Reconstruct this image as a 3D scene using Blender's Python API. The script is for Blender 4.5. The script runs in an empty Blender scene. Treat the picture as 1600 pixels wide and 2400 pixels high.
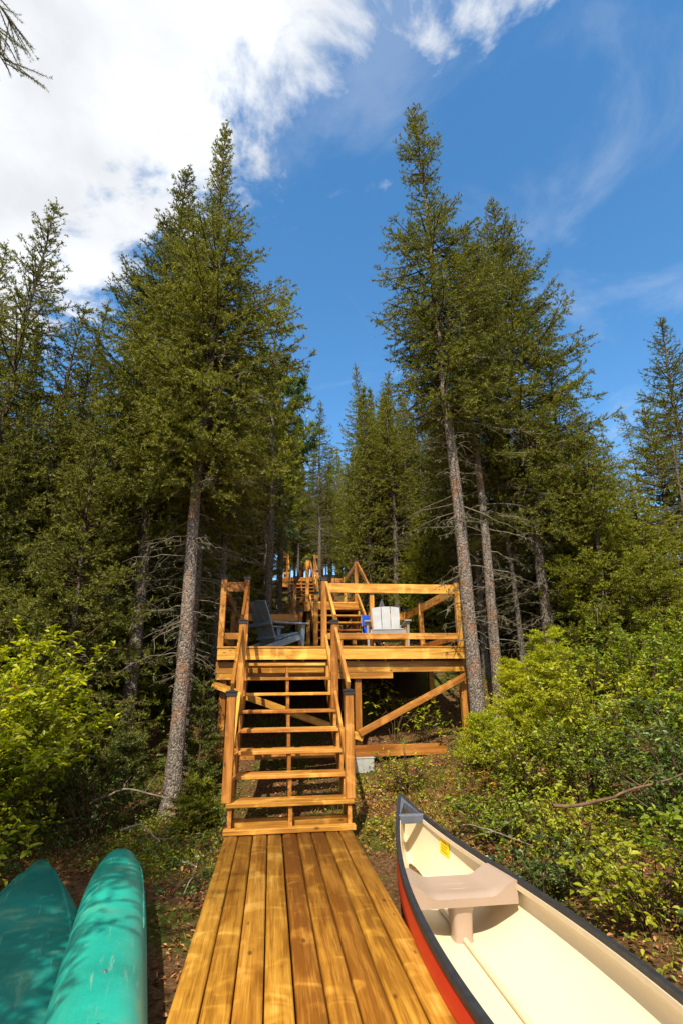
import bpy, math, random
import numpy as np
from mathutils import Vector, Matrix

random.seed(7)
S = bpy.context.scene
COL = S.collection
R = math.radians

# ------------------------------------------------------------------ camera
CAM_H, PITCH, YAW, ROLL = 1.30, R(18.9), R(7.6), R(0.7)
Rv = Vector((math.cos(YAW), -math.sin(YAW), 0))
Fh = Vector((math.sin(YAW), math.cos(YAW), 0))
Fv = Fh * math.cos(PITCH) + Vector((0, 0, math.sin(PITCH)))
Uv = Rv.cross(Fv)
right = Rv * math.cos(ROLL) - Uv * math.sin(ROLL)
up = Rv * math.sin(ROLL) + Uv * math.cos(ROLL)
camd = bpy.data.cameras.new('camera')
camd.sensor_fit = 'VERTICAL'
camd.sensor_height = 36.0
camd.lens = 36.0 * 1205 / 2400
camd.clip_start = 0.05
camd.clip_end = 2000
cam = bpy.data.objects.new('camera', camd)
COL.objects.link(cam)
m3 = Matrix((right, up, -Fv)).transposed()
cam.matrix_world = Matrix.Translation((0, 0, CAM_H)) @ m3.to_4x4()
S.camera = cam

# ------------------------------------------------------------------ sun, sky, exposure
SUN_AZ, SUN_EL = R(197), R(50)          # azimuth clockwise from +Y: behind the camera, a little to its left
sunv = Vector((math.sin(SUN_AZ) * math.cos(SUN_EL), math.cos(SUN_AZ) * math.cos(SUN_EL), math.sin(SUN_EL)))
sl = bpy.data.lights.new('sun', 'SUN')
sl.energy = 4.2
sl.angle = R(0.5)
sl.color = (1.0, 0.91, 0.74)
so = bpy.data.objects.new('sun', sl)
so.rotation_euler = sunv.to_track_quat('Z', 'Y').to_euler()
COL.objects.link(so)

W = bpy.data.worlds.new('World')
S.world = W
W.use_nodes = True
nt = W.node_tree
nt.nodes.clear()


def N(t, typ, **kw):
    n = t.nodes.new(typ)
    for k, v in kw.items():
        setattr(n, k, v)
    return n


def math_node(t, op, a, b=None, clamp=False):
    n = N(t, 'ShaderNodeMath', operation=op, use_clamp=clamp)
    for i, v in enumerate((a, b)):
        if v is None:
            continue
        if isinstance(v, (int, float)):
            n.inputs[i].default_value = v
        else:
            t.links.new(v, n.inputs[i])
    return n.outputs[0]


out = N(nt, 'ShaderNodeOutputWorld')
sky = N(nt, 'ShaderNodeTexSky', sky_type='NISHITA')
sky.sun_disc = False
sky.sun_elevation = SUN_EL
sky.sun_rotation = SUN_AZ
sky.air_density = 1.0
sky.dust_density = 0.35
sky.ozone_density = 3.0
hs = N(nt, 'ShaderNodeHueSaturation')
hs.inputs['Saturation'].default_value = 1.22
hs.inputs['Value'].default_value = 0.97
hs.inputs['Hue'].default_value = 0.493
nt.links.new(sky.outputs[0], hs.inputs['Color'])
bg1 = N(nt, 'ShaderNodeBackground')
bg1.inputs['Strength'].default_value = 0.15
nt.links.new(hs.outputs[0], bg1.inputs['Color'])
tc = N(nt, 'ShaderNodeTexCoord')
sep = N(nt, 'ShaderNodeSeparateXYZ')
nt.links.new(tc.outputs['Generated'], sep.inputs[0])
zc = math_node(nt, 'MAXIMUM', sep.outputs['Z'], 0.02)
px = math_node(nt, 'DIVIDE', sep.outputs['X'], zc)
py = math_node(nt, 'DIVIDE', sep.outputs['Y'], zc)
cmb = N(nt, 'ShaderNodeCombineXYZ')
nt.links.new(px, cmb.inputs[0])
nt.links.new(py, cmb.inputs[1])


def fbm(scale, detail, rough, dist, off):
    mp = N(nt, 'ShaderNodeMapping')
    mp.inputs['Location'].default_value = off
    nt.links.new(cmb.outputs[0], mp.inputs[0])
    n = N(nt, 'ShaderNodeTexNoise')
    n.inputs['Scale'].default_value = scale
    n.inputs['Detail'].default_value = detail
    n.inputs['Roughness'].default_value = rough
    n.inputs['Distortion'].default_value = dist
    nt.links.new(mp.outputs[0], n.inputs['Vector'])
    return n.outputs[0]


n1 = fbm(3.3, 10, 0.58, 0.35, (3.1, 1.7, 0))
n2 = fbm(1.1, 6, 0.55, 0.2, (8.3, 4.2, 0))
# a cloud bank whose edge runs diagonally over the trees, breaking up towards the blue side
q = math_node(nt, 'ADD', math_node(nt, 'MULTIPLY', px, 0.94), py)
bank = N(nt, 'ShaderNodeMapRange')
bank.inputs['From Min'].default_value = 1.06
bank.inputs['From Max'].default_value = 0.44
bank.inputs['To Min'].default_value = -0.24
bank.inputs['To Max'].default_value = 0.17
nt.links.new(q, bank.inputs['Value'])
dens = math_node(nt, 'ADD', math_node(nt, 'ADD', math_node(nt, 'MULTIPLY', n1, 1.05), math_node(nt, 'MULTIPLY', n2, 0.05)), bank.outputs[0])
cov = N(nt, 'ShaderNodeMapRange', interpolation_type='SMOOTHSTEP')
cov.inputs['From Min'].default_value = 0.50
cov.inputs['From Max'].default_value = 0.66
nt.links.new(dens, cov.inputs['Value'])
n3 = fbm(3.0, 7, 0.55, 0.2, (1.3, 7.7, 0))
shade = N(nt, 'ShaderNodeMapRange')
shade.inputs['From Min'].default_value = 0.30
shade.inputs['From Max'].default_value = 0.62
shade.inputs['To Min'].default_value = 0.47
shade.inputs['To Max'].default_value = 0.64
nt.links.new(n3, shade.inputs['Value'])
wz = N(nt, 'ShaderNodeMapRange', interpolation_type='SMOOTHSTEP')
wz.inputs['From Min'].default_value = 0.50
wz.inputs['From Max'].default_value = 0.74
wz.inputs['To Max'].default_value = 0.20
nt.links.new(fbm(2.1, 9, 0.60, 0.5, (5.5, 2.6, 0)), wz.inputs['Value'])
covall = math_node(nt, 'MAXIMUM', cov.outputs[0], wz.outputs[0])
bg2 = N(nt, 'ShaderNodeBackground')
bg2.inputs['Color'].default_value = (0.93, 0.96, 1.0, 1)
nt.links.new(shade.outputs[0], bg2.inputs['Strength'])
mx = N(nt, 'ShaderNodeMixShader')
nt.links.new(covall, mx.inputs[0])
nt.links.new(bg1.outputs[0], mx.inputs[1])
nt.links.new(bg2.outputs[0], mx.inputs[2])
nt.links.new(mx.outputs[0], out.inputs['Surface'])

vs = S.view_settings
vs.view_transform = 'Standard'
vs.look = 'None'
vs.exposure = 0.82
vs.gamma = 1.0
S.render.engine = 'CYCLES'
cy = S.cycles
cy.use_denoising = True
try:
    cy.denoiser = 'OPENIMAGEDENOISE'
except Exception:
    pass
cy.max_bounces = 6
cy.diffuse_bounces = 3
cy.glossy_bounces = 2
cy.transmission_bounces = 3
cy.transparent_max_bounces = 4
cy.caustics_reflective = False
cy.caustics_refractive = False


# ------------------------------------------------------------------ materials
def new_mat(name):
    m = bpy.data.materials.new(name)
    m.use_nodes = True
    t = m.node_tree
    b = t.nodes['Principled BSDF']
    return m, t, b


def ramp(t, fac, stops):
    r = N(t, 'ShaderNodeValToRGB')
    el = r.color_ramp.elements
    while len(el) < len(stops):
        el.new(0.5)
    for e, (p, c) in zip(el, stops):
        e.position = p
        e.color = (*c, 1) if len(c) == 3 else c
    t.links.new(fac, r.inputs[0])
    return r.outputs[0]


def noise(t, vec, scale, detail=4, rough=0.5, dist=0.0):
    n = N(t, 'ShaderNodeTexNoise')
    n.inputs['Scale'].default_value = scale
    n.inputs['Detail'].default_value = detail
    n.inputs['Roughness'].default_value = rough
    n.inputs['Distortion'].default_value = dist
    if vec is not None:
        t.links.new(vec, n.inputs['Vector'])
    return n.outputs[0]


def mixc(t, fac, a, b, mode='MIX'):
    n = N(t, 'ShaderNodeMix', data_type='RGBA', blend_type=mode)
    for i, v in ((0, fac), (6, a), (7, b)):
        if isinstance(v, (int, float)):
            n.inputs[i].default_value = v
        elif isinstance(v, tuple):
            n.inputs[i].default_value = (*v, 1)
        else:
            t.links.new(v, n.inputs[i])
    return n.outputs[2]


def bump(t, b, h, strength, dist=0.01):
    n = N(t, 'ShaderNodeBump')
    n.inputs['Strength'].default_value = strength
    n.inputs['Distance'].default_value = dist
    t.links.new(h, n.inputs['Height'])
    t.links.new(n.outputs[0], b.inputs['Normal'])


def plain(name, col, rough=0.5, spec=0.5, metal=0.0, var=0.12, scale=6.0, bmp=0.0):
    m, t, b = new_mat(name)
    tc = N(t, 'ShaderNodeTexCoord')
    n = noise(t, tc.outputs['Object'], scale, 5, 0.6)
    lo = tuple(max(0, c * (1 - var)) for c in col)
    hi = tuple(c * (1 + var) for c in col)
    t.links.new(ramp(t, n, [(0.3, lo), (0.7, hi)]), b.inputs['Base Color'])
    b.inputs['Roughness'].default_value = rough
    b.inputs['Metallic'].default_value = metal
    b.inputs['Specular IOR Level'].default_value = spec
    if bmp:
        bump(t, b, noise(t, tc.outputs['Object'], scale * 12, 4), bmp, 0.004)
    return m


def wood_mat(name, c_dark, c_mid, c_lite, gloss=0.42):
    m, t, b = new_mat(name)
    tc = N(t, 'ShaderNodeTexCoord')
    oi = N(t, 'ShaderNodeObjectInfo')
    off = N(t, 'ShaderNodeVectorMath', operation='SCALE')
    cx = N(t, 'ShaderNodeCombineXYZ')
    for i, k in enumerate((37.0, 17.0, 11.0)):
        t.links.new(math_node(t, 'MULTIPLY', oi.outputs['Random'], k), cx.inputs[i])
    add = N(t, 'ShaderNodeVectorMath', operation='ADD')
    t.links.new(tc.outputs['Object'], add.inputs[0])
    t.links.new(cx.outputs[0], add.inputs[1])
    t.nodes.remove(off)

    def mapped(sc):
        mp = N(t, 'ShaderNodeMapping')
        mp.inputs['Scale'].default_value = sc
        t.links.new(add.outputs[0], mp.inputs[0])
        return mp.outputs[0]
    grain = noise(t, mapped((1.3, 34, 34)), 1.0, 6, 0.6, 0.6)
    fine = noise(t, mapped((5, 160, 160)), 1.0, 3, 0.6)
    blot = noise(t, mapped((1.6, 7.0, 7.0)), 1.0, 4, 0.55, 0.5)
    # flame figure lying across the board
    fig = N(t, 'ShaderNodeMapRange', interpolation_type='SMOOTHSTEP')
    fig.inputs['From Min'].default_value = 0.52
    fig.inputs['From Max'].default_value = 0.74
    t.links.new(noise(t, mapped((5.0, 3.0, 3.0)), 1.0, 2, 0.5, 1.2), fig.inputs['Value'])
    fig = fig.outputs[0]
    vo = N(t, 'ShaderNodeTexVoronoi')
    vo.inputs['Scale'].default_value = 1.0
    t.links.new(mapped((4.2, 9.0, 9.0)), vo.inputs['Vector'])
    knot = N(t, 'ShaderNodeMapRange', interpolation_type='SMOOTHSTEP')
    knot.inputs['From Min'].default_value = 0.07
    knot.inputs['From Max'].default_value = 0.15
    knot.inputs['To Min'].default_value = 1.0
    knot.inputs['To Max'].default_value = 0.0
    t.links.new(vo.outputs['Distance'], knot.inputs['Value'])
    vs2 = N(t, 'ShaderNodeSeparateXYZ')
    t.links.new(vo.outputs['Color'], vs2.inputs[0])
    knot_on = math_node(t, 'MULTIPLY', knot.outputs[0], math_node(t, 'GREATER_THAN', vs2.outputs[0], 0.45))
    f = math_node(t, 'ADD', math_node(t, 'MULTIPLY', grain, 0.50), math_node(t, 'MULTIPLY', blot, 0.56))
    f = math_node(t, 'ADD', f, math_node(t, 'MULTIPLY', math_node(t, 'SUBTRACT', fine, 0.72), 0.34))
    f = math_node(t, 'ADD', f, math_node(t, 'MULTIPLY', fig, 0.15))
    f = math_node(t, 'ADD', f, math_node(t, 'MULTIPLY', math_node(t, 'SUBTRACT', oi.outputs['Random'], 0.5), 0.20))
    c = ramp(t, f, [(0.36, c_dark), (0.55, c_mid), (0.74, c_lite)])
    hsv = N(t, 'ShaderNodeHueSaturation')
    t.links.new(c, hsv.inputs['Color'])
    rr = math_node(t, 'FRACT', math_node(t, 'MULTIPLY', oi.outputs['Random'], 7.31))
    if name == 'stained_dock_wood':
        rr = math_node(t, 'ADD', math_node(t, 'MULTIPLY', rr, 0.6), 0.4)
    t.links.new(math_node(t, 'ADD', math_node(t, 'MULTIPLY', rr, 0.018), 0.491), hsv.inputs['Hue'])
    t.links.new(math_node(t, 'ADD', math_node(t, 'MULTIPLY', rr, 0.32), 0.76), hsv.inputs['Value'])
    c = mixc(t, math_node(t, 'MULTIPLY', knot_on, 0.75), hsv.outputs[0], tuple(x * 0.28 for x in c_dark))
    # scuffs and dirt of its own
    dirt = N(t, 'ShaderNodeMapRange')
    dirt.inputs['From Min'].default_value = 0.60
    dirt.inputs['From Max'].default_value = 0.75
    dirt.inputs['To Max'].default_value = 0.35
    t.links.new(noise(t, mapped((3, 9, 9)), 1.0, 6, 0.65, 0.4), dirt.inputs['Value'])
    c = mixc(t, dirt.outputs[0], c, (0.16, 0.075, 0.022))
    t.links.new(c, b.inputs['Base Color'])
    t.links.new(math_node(t, 'ADD', math_node(t, 'MULTIPLY', blot, 0.3), gloss - 0.15), b.inputs['Roughness'])
    b.inputs['Specular IOR Level'].default_value = 0.35
    bump(t, b, math_node(t, 'ADD', grain, math_node(t, 'ADD', math_node(t, 'MULTIPLY', fine, 0.4), math_node(t, 'MULTIPLY', fig, 0.5))), 0.30, 0.003)
    return m


def bark_mat(name, greys, warm, warm_amt=0.5, scale=1.0):
    m, t, b = new_mat(name)
    tc = N(t, 'ShaderNodeTexCoord')
    mp = N(t, 'ShaderNodeMapping')
    mp.inputs['Scale'].default_value = (scale, scale, scale * 0.62)
    t.links.new(tc.outputs['Object'], mp.inputs[0])
    v = N(t, 'ShaderNodeTexVoronoi')
    v.inputs['Scale'].default_value = 62
    t.links.new(mp.outputs[0], v.inputs['Vector'])
    n = noise(t, mp.outputs[0], 60, 5, 0.7, 0.5)
    big = noise(t, mp.outputs[0], 3.2, 5, 0.65)
    sx = N(t, 'ShaderNodeSeparateXYZ')
    t.links.new(v.outputs['Color'], sx.inputs[0])
    f = math_node(t, 'ADD', math_node(t, 'MULTIPLY', sx.outputs[0], 0.45), math_node(t, 'MULTIPLY', n, 0.6))
    c = ramp(t, f, [(0.22, greys[0]), (0.5, greys[1]), (0.78, greys[2])])
    wf = N(t, 'ShaderNodeMapRange', interpolation_type='SMOOTHSTEP')
    wf.inputs['From Min'].default_value = 0.50
    wf.inputs['From Max'].default_value = 0.62
    wf.inputs['To Max'].default_value = warm_amt
    t.links.new(big, wf.inputs['Value'])
    w2 = math_node(t, 'MULTIPLY', wf.outputs[0], math_node(t, 'GREATER_THAN', sx.outputs[1], 0.35))
    c = mixc(t, w2, c, warm)
    t.links.new(c, b.inputs['Base Color'])
    b.inputs['Roughness'].default_value = 0.9
    b.inputs['Specular IOR Level'].default_value = 0.15
    hh = math_node(t, 'SUBTRACT', math_node(t, 'MULTIPLY', n, 0.8), v.outputs['Distance'])
    bump(t, b, hh, 0.9, 0.02)
    return m


def leaf_mat(name, c1, c2, c3, trans=0.35, rough=0.5, spec=0.3, clump=2.0):
    m, t, b = new_mat(name)
    g = N(t, 'ShaderNodeNewGeometry')
    tc = N(t, 'ShaderNodeTexCoord')
    oi = N(t, 'ShaderNodeObjectInfo')
    n = noise(t, tc.outputs['Object'], clump, 3, 0.6)
    f = math_node(t, 'ADD', math_node(t, 'MULTIPLY', g.outputs['Random Per Island'], 0.55), math_node(t, 'MULTIPLY', n, 0.75))
    f = math_node(t, 'ADD', f, math_node(t, 'MULTIPLY', math_node(t, 'SUBTRACT', oi.outputs['Random'], 0.5), 0.25))
    c = ramp(t, f, [(0.25, c1), (0.62, c2), (0.98, c3)])
    t.links.new(c, b.inputs['Base Color'])
    b.inputs['Roughness'].default_value = rough
    b.inputs['Specular IOR Level'].default_value = spec
    if trans > 0:
        tr = N(t, 'ShaderNodeBsdfTranslucent')
        hs = N(t, 'ShaderNodeHueSaturation')
        hs.inputs['Saturation'].default_value = 1.15
        hs.inputs['Value'].default_value = 1.25
        t.links.new(c, hs.inputs['Color'])
        t.links.new(hs.outputs[0], tr.inputs['Color'])
        ms = N(t, 'ShaderNodeMixShader')
        ms.inputs[0].default_value = trans
        o = t.nodes['Material Output']
        t.links.new(b.outputs[0], ms.inputs[1])
        t.links.new(tr.outputs[0], ms.inputs[2])
        t.links.new(ms.outputs[0], o.inputs['Surface'])
    return m


M = {}
M['wood'] = wood_mat('stained_wood', (0.26, 0.096, 0.012), (0.54, 0.245, 0.042), (0.76, 0.410, 0.095))
M['dock'] = wood_mat('stained_dock_wood', (0.25, 0.086, 0.008), (0.54, 0.232, 0.028), (0.80, 0.430, 0.085), 0.44)
M['cap'] = plain('black_plastic_cap', (0.018, 0.018, 0.022), 0.45)
M['bark'] = bark_mat('scaly_spruce_bark', ((0.055, 0.045, 0.038), (0.16, 0.130, 0.110), (0.33, 0.285, 0.245)), (0.27, 0.11, 0.04), 0.75)
M['bark_dark'] = bark_mat('dark_spruce_bark', ((0.035, 0.028, 0.022), (0.11, 0.092, 0.075), (0.26, 0.23, 0.20)), (0.17, 0.085, 0.035), 0.5)
M['dead'] = plain('dead_twig', (0.20, 0.165, 0.12), 0.9, 0.1, var=0.5, scale=9)
M['twig'] = plain('brown_twig', (0.085, 0.055, 0.03), 0.85, 0.1, var=0.4, scale=9)
M['branch'] = plain('fallen_branch_bark', (0.13, 0.075, 0.048), 0.8, 0.2, var=0.45, scale=14, bmp=0.6)
M['needle'] = leaf_mat('olive_spruce_needles', (0.050, 0.060, 0.009), (0.130, 0.140, 0.020), (0.275, 0.270, 0.046), 0.32, 0.55, 0.25, 1.3)
M['needle_dark'] = leaf_mat('dark_spruce_needles', (0.030, 0.042, 0.008), (0.082, 0.098, 0.016), (0.17, 0.180, 0.032), 0.24, 0.5, 0.3, 1.3)
M['needle_lime'] = leaf_mat('bright_young_spruce_needles', (0.075, 0.095, 0.008), (0.180, 0.195, 0.016), (0.34, 0.335, 0.030), 0.34, 0.5, 0.25, 1.3)
M['pine'] = leaf_mat('bluish_pine_needles', (0.06, 0.11, 0.04), (0.13, 0.19, 0.075), (0.22, 0.28, 0.12), 0.3, 0.5, 0.3, 1.3)
M['lichen'] = leaf_mat('grey_green_lichen', (0.10, 0.11, 0.06), (0.19, 0.20, 0.11), (0.30, 0.30, 0.18), 0.3, 0.9, 0.05, 2)
M['leaf_yellow'] = leaf_mat('yellow_green_leaf', (0.14, 0.185, 0.008), (0.34, 0.375, 0.014), (0.60, 0.565, 0.026), 0.42, 0.4, 0.4, 1.6)
M['leaf_green'] = leaf_mat('fresh_green_leaf', (0.070, 0.115, 0.010), (0.17, 0.235, 0.016), (0.36, 0.40, 0.032), 0.4, 0.4, 0.4, 1.6)
M['leaf_deep'] = leaf_mat('deep_green_leaf', (0.034, 0.065, 0.014), (0.085, 0.140, 0.026), (0.20, 0.25, 0.050), 0.35, 0.35, 0.5, 1.6)
M['leaf_olive'] = leaf_mat('olive_green_leaf', (0.11, 0.145, 0.009), (0.26, 0.29, 0.016), (0.48, 0.46, 0.032), 0.4, 0.4, 0.4, 1.6)
M['cedar'] = leaf_mat('bright_cedar_spray', (0.15, 0.20, 0.010), (0.34, 0.37, 0.016), (0.58, 0.55, 0.036), 0.42, 0.5, 0.2, 2)
M['autumn'] = leaf_mat('turning_leaf', (0.10, 0.085, 0.012), (0.30, 0.18, 0.02), (0.50, 0.34, 0.04), 0.35, 0.5, 0.3, 5)
M['litter'] = leaf_mat('dry_litter', (0.085, 0.030, 0.012), (0.27, 0.105, 0.036), (0.52, 0.28, 0.12), 0.05, 0.9, 0.1, 3)
M['grass'] = leaf_mat('moss_and_grass', (0.06, 0.08, 0.010), (0.15, 0.17, 0.018), (0.30, 0.28, 0.04), 0.3, 0.6, 0.2, 2)
M['berry'] = plain('red_berry', (0.55, 0.02, 0.012), 0.25, 0.6)
M['red'] = plain('red_hull', (0.40, 0.022, 0.007), 0.38, 0.5, var=0.06)
M['cream'] = plain('cream_hull_lining', (0.72, 0.60, 0.41), 0.42, 0.4, var=0.03, scale=2)
M['tan'] = plain('tan_moulded_plastic', (0.36, 0.265, 0.205), 0.36, 0.5, var=0.05, scale=3)
M['gunwale'] = plain('black_vinyl', (0.022, 0.024, 0.030), 0.5, 0.4, var=0.3, scale=20)
M['plate'] = plain('grey_moulded_plastic', (0.085, 0.095, 0.12), 0.5, 0.4, var=0.2, scale=15)
M['metal'] = plain('grey_metal', (0.55, 0.52, 0.48), 0.35, 0.5, metal=0.8)
M['tube'] = plain('pale_keel_tube', (0.62, 0.50, 0.34), 0.45, 0.4, var=0.08)
M['sticker'] = plain('yellow_sticker', (0.85, 0.58, 0.01), 0.5, 0.3, var=0.03)
M['ink'] = plain('sticker_print', (0.45, 0.27, 0.01), 0.6, 0.2)
M['concrete'] = plain('pale_concrete', (0.33, 0.33, 0.31), 0.9, 0.1, var=0.15, scale=12, bmp=0.4)
M['chair_white'] = plain('weathered_white_plastic', (0.23, 0.24, 0.265), 0.5, 0.4, var=0.2, scale=5)
M['chair_blue'] = plain('slate_blue_plastic', (0.17, 0.25, 0.34), 0.45, 0.5, var=0.15, scale=5)
M['blue'] = plain('blue_fabric', (0.012, 0.085, 0.60), 0.7, 0.2, var=0.2)
M['grey'] = plain('dark_grey_fabric', (0.10, 0.10, 0.12), 0.8, 0.2, var=0.2)


def teal_mat(name, base, scuff):
    m, t, b = new_mat(name)
    tc = N(t, 'ShaderNodeTexCoord')
    o = tc.outputs['Object']
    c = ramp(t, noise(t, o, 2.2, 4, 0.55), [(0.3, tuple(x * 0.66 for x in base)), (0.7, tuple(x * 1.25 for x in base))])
    sp = noise(t, o, 120, 2, 0.6)
    c = mixc(t, math_node(t, 'MULTIPLY', math_node(t, 'GREATER_THAN', sp, 0.57), 0.25), c, tuple(x * 1.6 for x in base))
    wear = N(t, 'ShaderNodeMapRange', interpolation_type='SMOOTHSTEP')
    wear.inputs['From Min'].default_value = 0.52
    wear.inputs['From Max'].default_value = 0.74
    wear.inputs['To Max'].default_value = 0.45
    t.links.new(noise(t, o, 3.1, 7, 0.68, 0.6), wear.inputs['Value'])
    c = mixc(t, wear.outputs[0], c, (0.20, 0.36, 0.20))
    mp = N(t, 'ShaderNodeMapping')
    mp.inputs['Scale'].default_value = (40, 3, 14)
    t.links.new(o, mp.inputs[0])
    sc = N(t, 'ShaderNodeMapRange')
    sc.inputs['From Min'].default_value = 0.60
    sc.inputs['From Max'].default_value = 0.70
    sc.inputs['To Max'].default_value = 0.55
    t.links.new(noise(t, mp.outputs[0], 1.0, 5, 0.7), sc.inputs['Value'])
    c = mixc(t, sc.outputs[0], c, scuff)
    t.links.new(c, b.inputs['Base Color'])
    b.inputs['Roughness'].default_value = 0.33
    b.inputs['Specular IOR Level'].default_value = 0.5
    bump(t, b, noise(t, o, 9, 4, 0.5), 0.12, 0.01)
    return m


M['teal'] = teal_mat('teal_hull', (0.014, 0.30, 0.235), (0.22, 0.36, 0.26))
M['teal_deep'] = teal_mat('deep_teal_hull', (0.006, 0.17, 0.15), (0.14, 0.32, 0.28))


def ground_mat():
    m, t, b = new_mat('forest_floor')
    tc = N(t, 'ShaderNodeTexCoord')
    o = tc.outputs['Object']
    big = noise(t, o, 0.9, 6, 0.6)
    fine = noise(t, o, 26, 6, 0.7, 0.5)
    c = ramp(t, fine, [(0.28, (0.030, 0.016, 0.009)), (0.5, (0.11, 0.058, 0.026)), (0.72, (0.24, 0.145, 0.066))])
    moss = ramp(t, fine, [(0.3, (0.022, 0.030, 0.006)), (0.7, (0.11, 0.125, 0.018))])
    mf = N(t, 'ShaderNodeMapRange', interpolation_type='SMOOTHSTEP')
    mf.inputs['From Min'].default_value = 0.48
    mf.inputs['From Max'].default_value = 0.60
    t.links.new(big, mf.inputs['Value'])
    t.links.new(mixc(t, mf.outputs[0], c, moss), b.inputs['Base Color'])
    b.inputs['Roughness'].default_value = 0.95
    b.inputs['Specular IOR Level'].default_value = 0.1
    bump(t, b, fine, 0.9, 0.03)
    return m


M['ground'] = ground_mat()


# ------------------------------------------------------------------ object helpers
def tag(o, label=None, cat=None, group=None, kind=None):
    if label:
        o['label'] = label
    if cat:
        o['category'] = cat
    if group:
        o['group'] = group
    if kind:
        o['kind'] = kind
    return o


def empty(name, loc=(0, 0, 0), rz=0.0):
    o = bpy.data.objects.new(name, None)
    o.empty_display_size = 0.2
    o.location = loc
    o.rotation_euler = (0, 0, rz)
    COL.objects.link(o)
    return o


def link(name, me, parent=None):
    o = bpy.data.objects.new(name, me)
    COL.objects.link(o)
    if parent is not None:
        o.parent = parent
    return o


def mesh_np(name, V, F, mat, smooth=False):
    """V (n,3) array, F list/array of equal-length faces"""
    V = np.asarray(V, dtype=np.float32)
    F = np.asarray(F, dtype=np.int32)
    k = F.shape[1]
    me = bpy.data.meshes.new(name)
    me.vertices.add(len(V))
    me.vertices.foreach_set('co', V.ravel())
    me.loops.add(F.size)
    me.loops.foreach_set('vertex_index', F.ravel())
    me.polygons.add(len(F))
    me.polygons.foreach_set('loop_start', np.arange(0, F.size, k, dtype=np.int32))
    me.polygons.foreach_set('loop_total', np.full(len(F), k, dtype=np.int32))
    if smooth:
        me.polygons.foreach_set('use_smooth', np.ones(len(F), dtype=bool))
    me.update(calc_edges=True)
    me.validate()
    if mat is not None:
        me.materials.append(M[mat] if isinstance(mat, str) else mat)
    return me


def mesh_py(name, V, F, mat, smooth=False):
    me = bpy.data.meshes.new(name)
    me.from_pydata([tuple(v) for v in V], [], [tuple(f) for f in F])
    if smooth:
        me.polygons.foreach_set('use_smooth', [True] * len(me.polygons))
    me.update()
    me.materials.append(M[mat])
    return me


def box_mesh(name, L, w, t, mat, c=0.004):
    """chamfered box, length along X"""
    V, F = [], []
    hx, hy, hz = L / 2, w / 2, t / 2
    c = min(c, hy * 0.4, hz * 0.4, hx * 0.4)
    idx = {}
    for sx in (-1, 1):
        for sy in (-1, 1):
            for sz in (-1, 1):
                for a in range(3):
                    p = [sx * (hx - c), sy * (hy - c), sz * (hz - c)]
                    p[a] = (sx * hx, sy * hy, sz * hz)[a]
                    idx[(sx, sy, sz, a)] = len(V)
                    V.append(p)
    for a in range(3):
        b, d = (a + 1) % 3, (a + 2) % 3
        for s in (-1, 1):
            q = []
            for sb, sd in ((-1, -1), (1, -1), (1, 1), (-1, 1)):
                k = [0, 0, 0]
                k[a], k[b], k[d] = s, sb, sd
                q.append(idx[(*k, a)])
            F.append(q if s > 0 else q[::-1])
    for a in range(3):                       # edge strips along axis a
        b, d = (a + 1) % 3, (a + 2) % 3
        for sb in (-1, 1):
            for sd in (-1, 1):
                def g(sa, ax):
                    k = [0, 0, 0]
                    k[a], k[b], k[d] = sa, sb, sd
                    return idx[(*k, ax)]
                q = [g(-1, b), g(1, b), g(1, d), g(-1, d)]
                F.append(q if sb * sd < 0 else q[::-1])
    for sx in (-1, 1):
        for sy in (-1, 1):
            for sz in (-1, 1):
                q = [idx[(sx, sy, sz, a)] for a in range(3)]
                F.append(q if sx * sy * sz > 0 else q[::-1])
    return mesh_py(name, V, F, mat)


def beam(name, parent, p0, p1, w, t, mat='wood', upv=(0, 0, 1), c=0.004, jit=0.0, mesh=None):
    """a board from p0 to p1; w across (side), t along upv"""
    p0, p1 = Vector(p0), Vector(p1)
    d = p1 - p0
    L = d.length
    x = d.normalized()
    u = Vector(upv)
    y = u.cross(x).normalized()
    z = x.cross(y)
    me = mesh or box_mesh(name, L, w, t, mat, c)
    o = link(name, me, parent)
    rot = Matrix((x, y, z)).transposed()
    if jit:
        rot = rot @ Matrix.Rotation(random.uniform(-jit, jit), 3, 'X') @ Matrix.Rotation(random.uniform(-jit, jit) * 0.15, 3, 'Z')
    loc = (p0 + p1) / 2
    if parent is not None:
        loc = loc - parent.location
    o.matrix_local = Matrix.Translation(loc) @ rot.to_4x4()
    return o


def post(parent, x, y, z0, z1, w=0.09, cap=True, mat='wood'):
    o = beam('post', parent, (x, y, z0), (x, y, z1), w, w, mat, upv=(0, 1, 0), c=0.006)
    if cap:
        V = []
        F = []
        prof = [(-0.028, 0.053), (0.004, 0.053), (0.010, 0.060), (0.018, 0.060), (0.034, 0.012)]
        for zz, r in prof:
            for sx, sy in ((-1, -1), (1, -1), (1, 1), (-1, 1)):
                V.append((zz, sx * r * w / 0.09, sy * r * w / 0.09))
        for i in range(len(prof) - 1):
            for k in range(4):
                a, b = i * 4 + k, i * 4 + (k + 1) % 4
                F.append((a, b, b + 4, a + 4))
        n = (len(prof) - 1) * 4
        F.append((n, n + 1, n + 2, n + 3))
        global CAPM
        if CAPM is None:
            CAPM = mesh_py('post_cap', V, F, 'cap')
        c = link('post_cap', CAPM, o)
        c.location = ((z1 - z0) / 2, 0, 0)
    return o


CAPM = None


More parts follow.
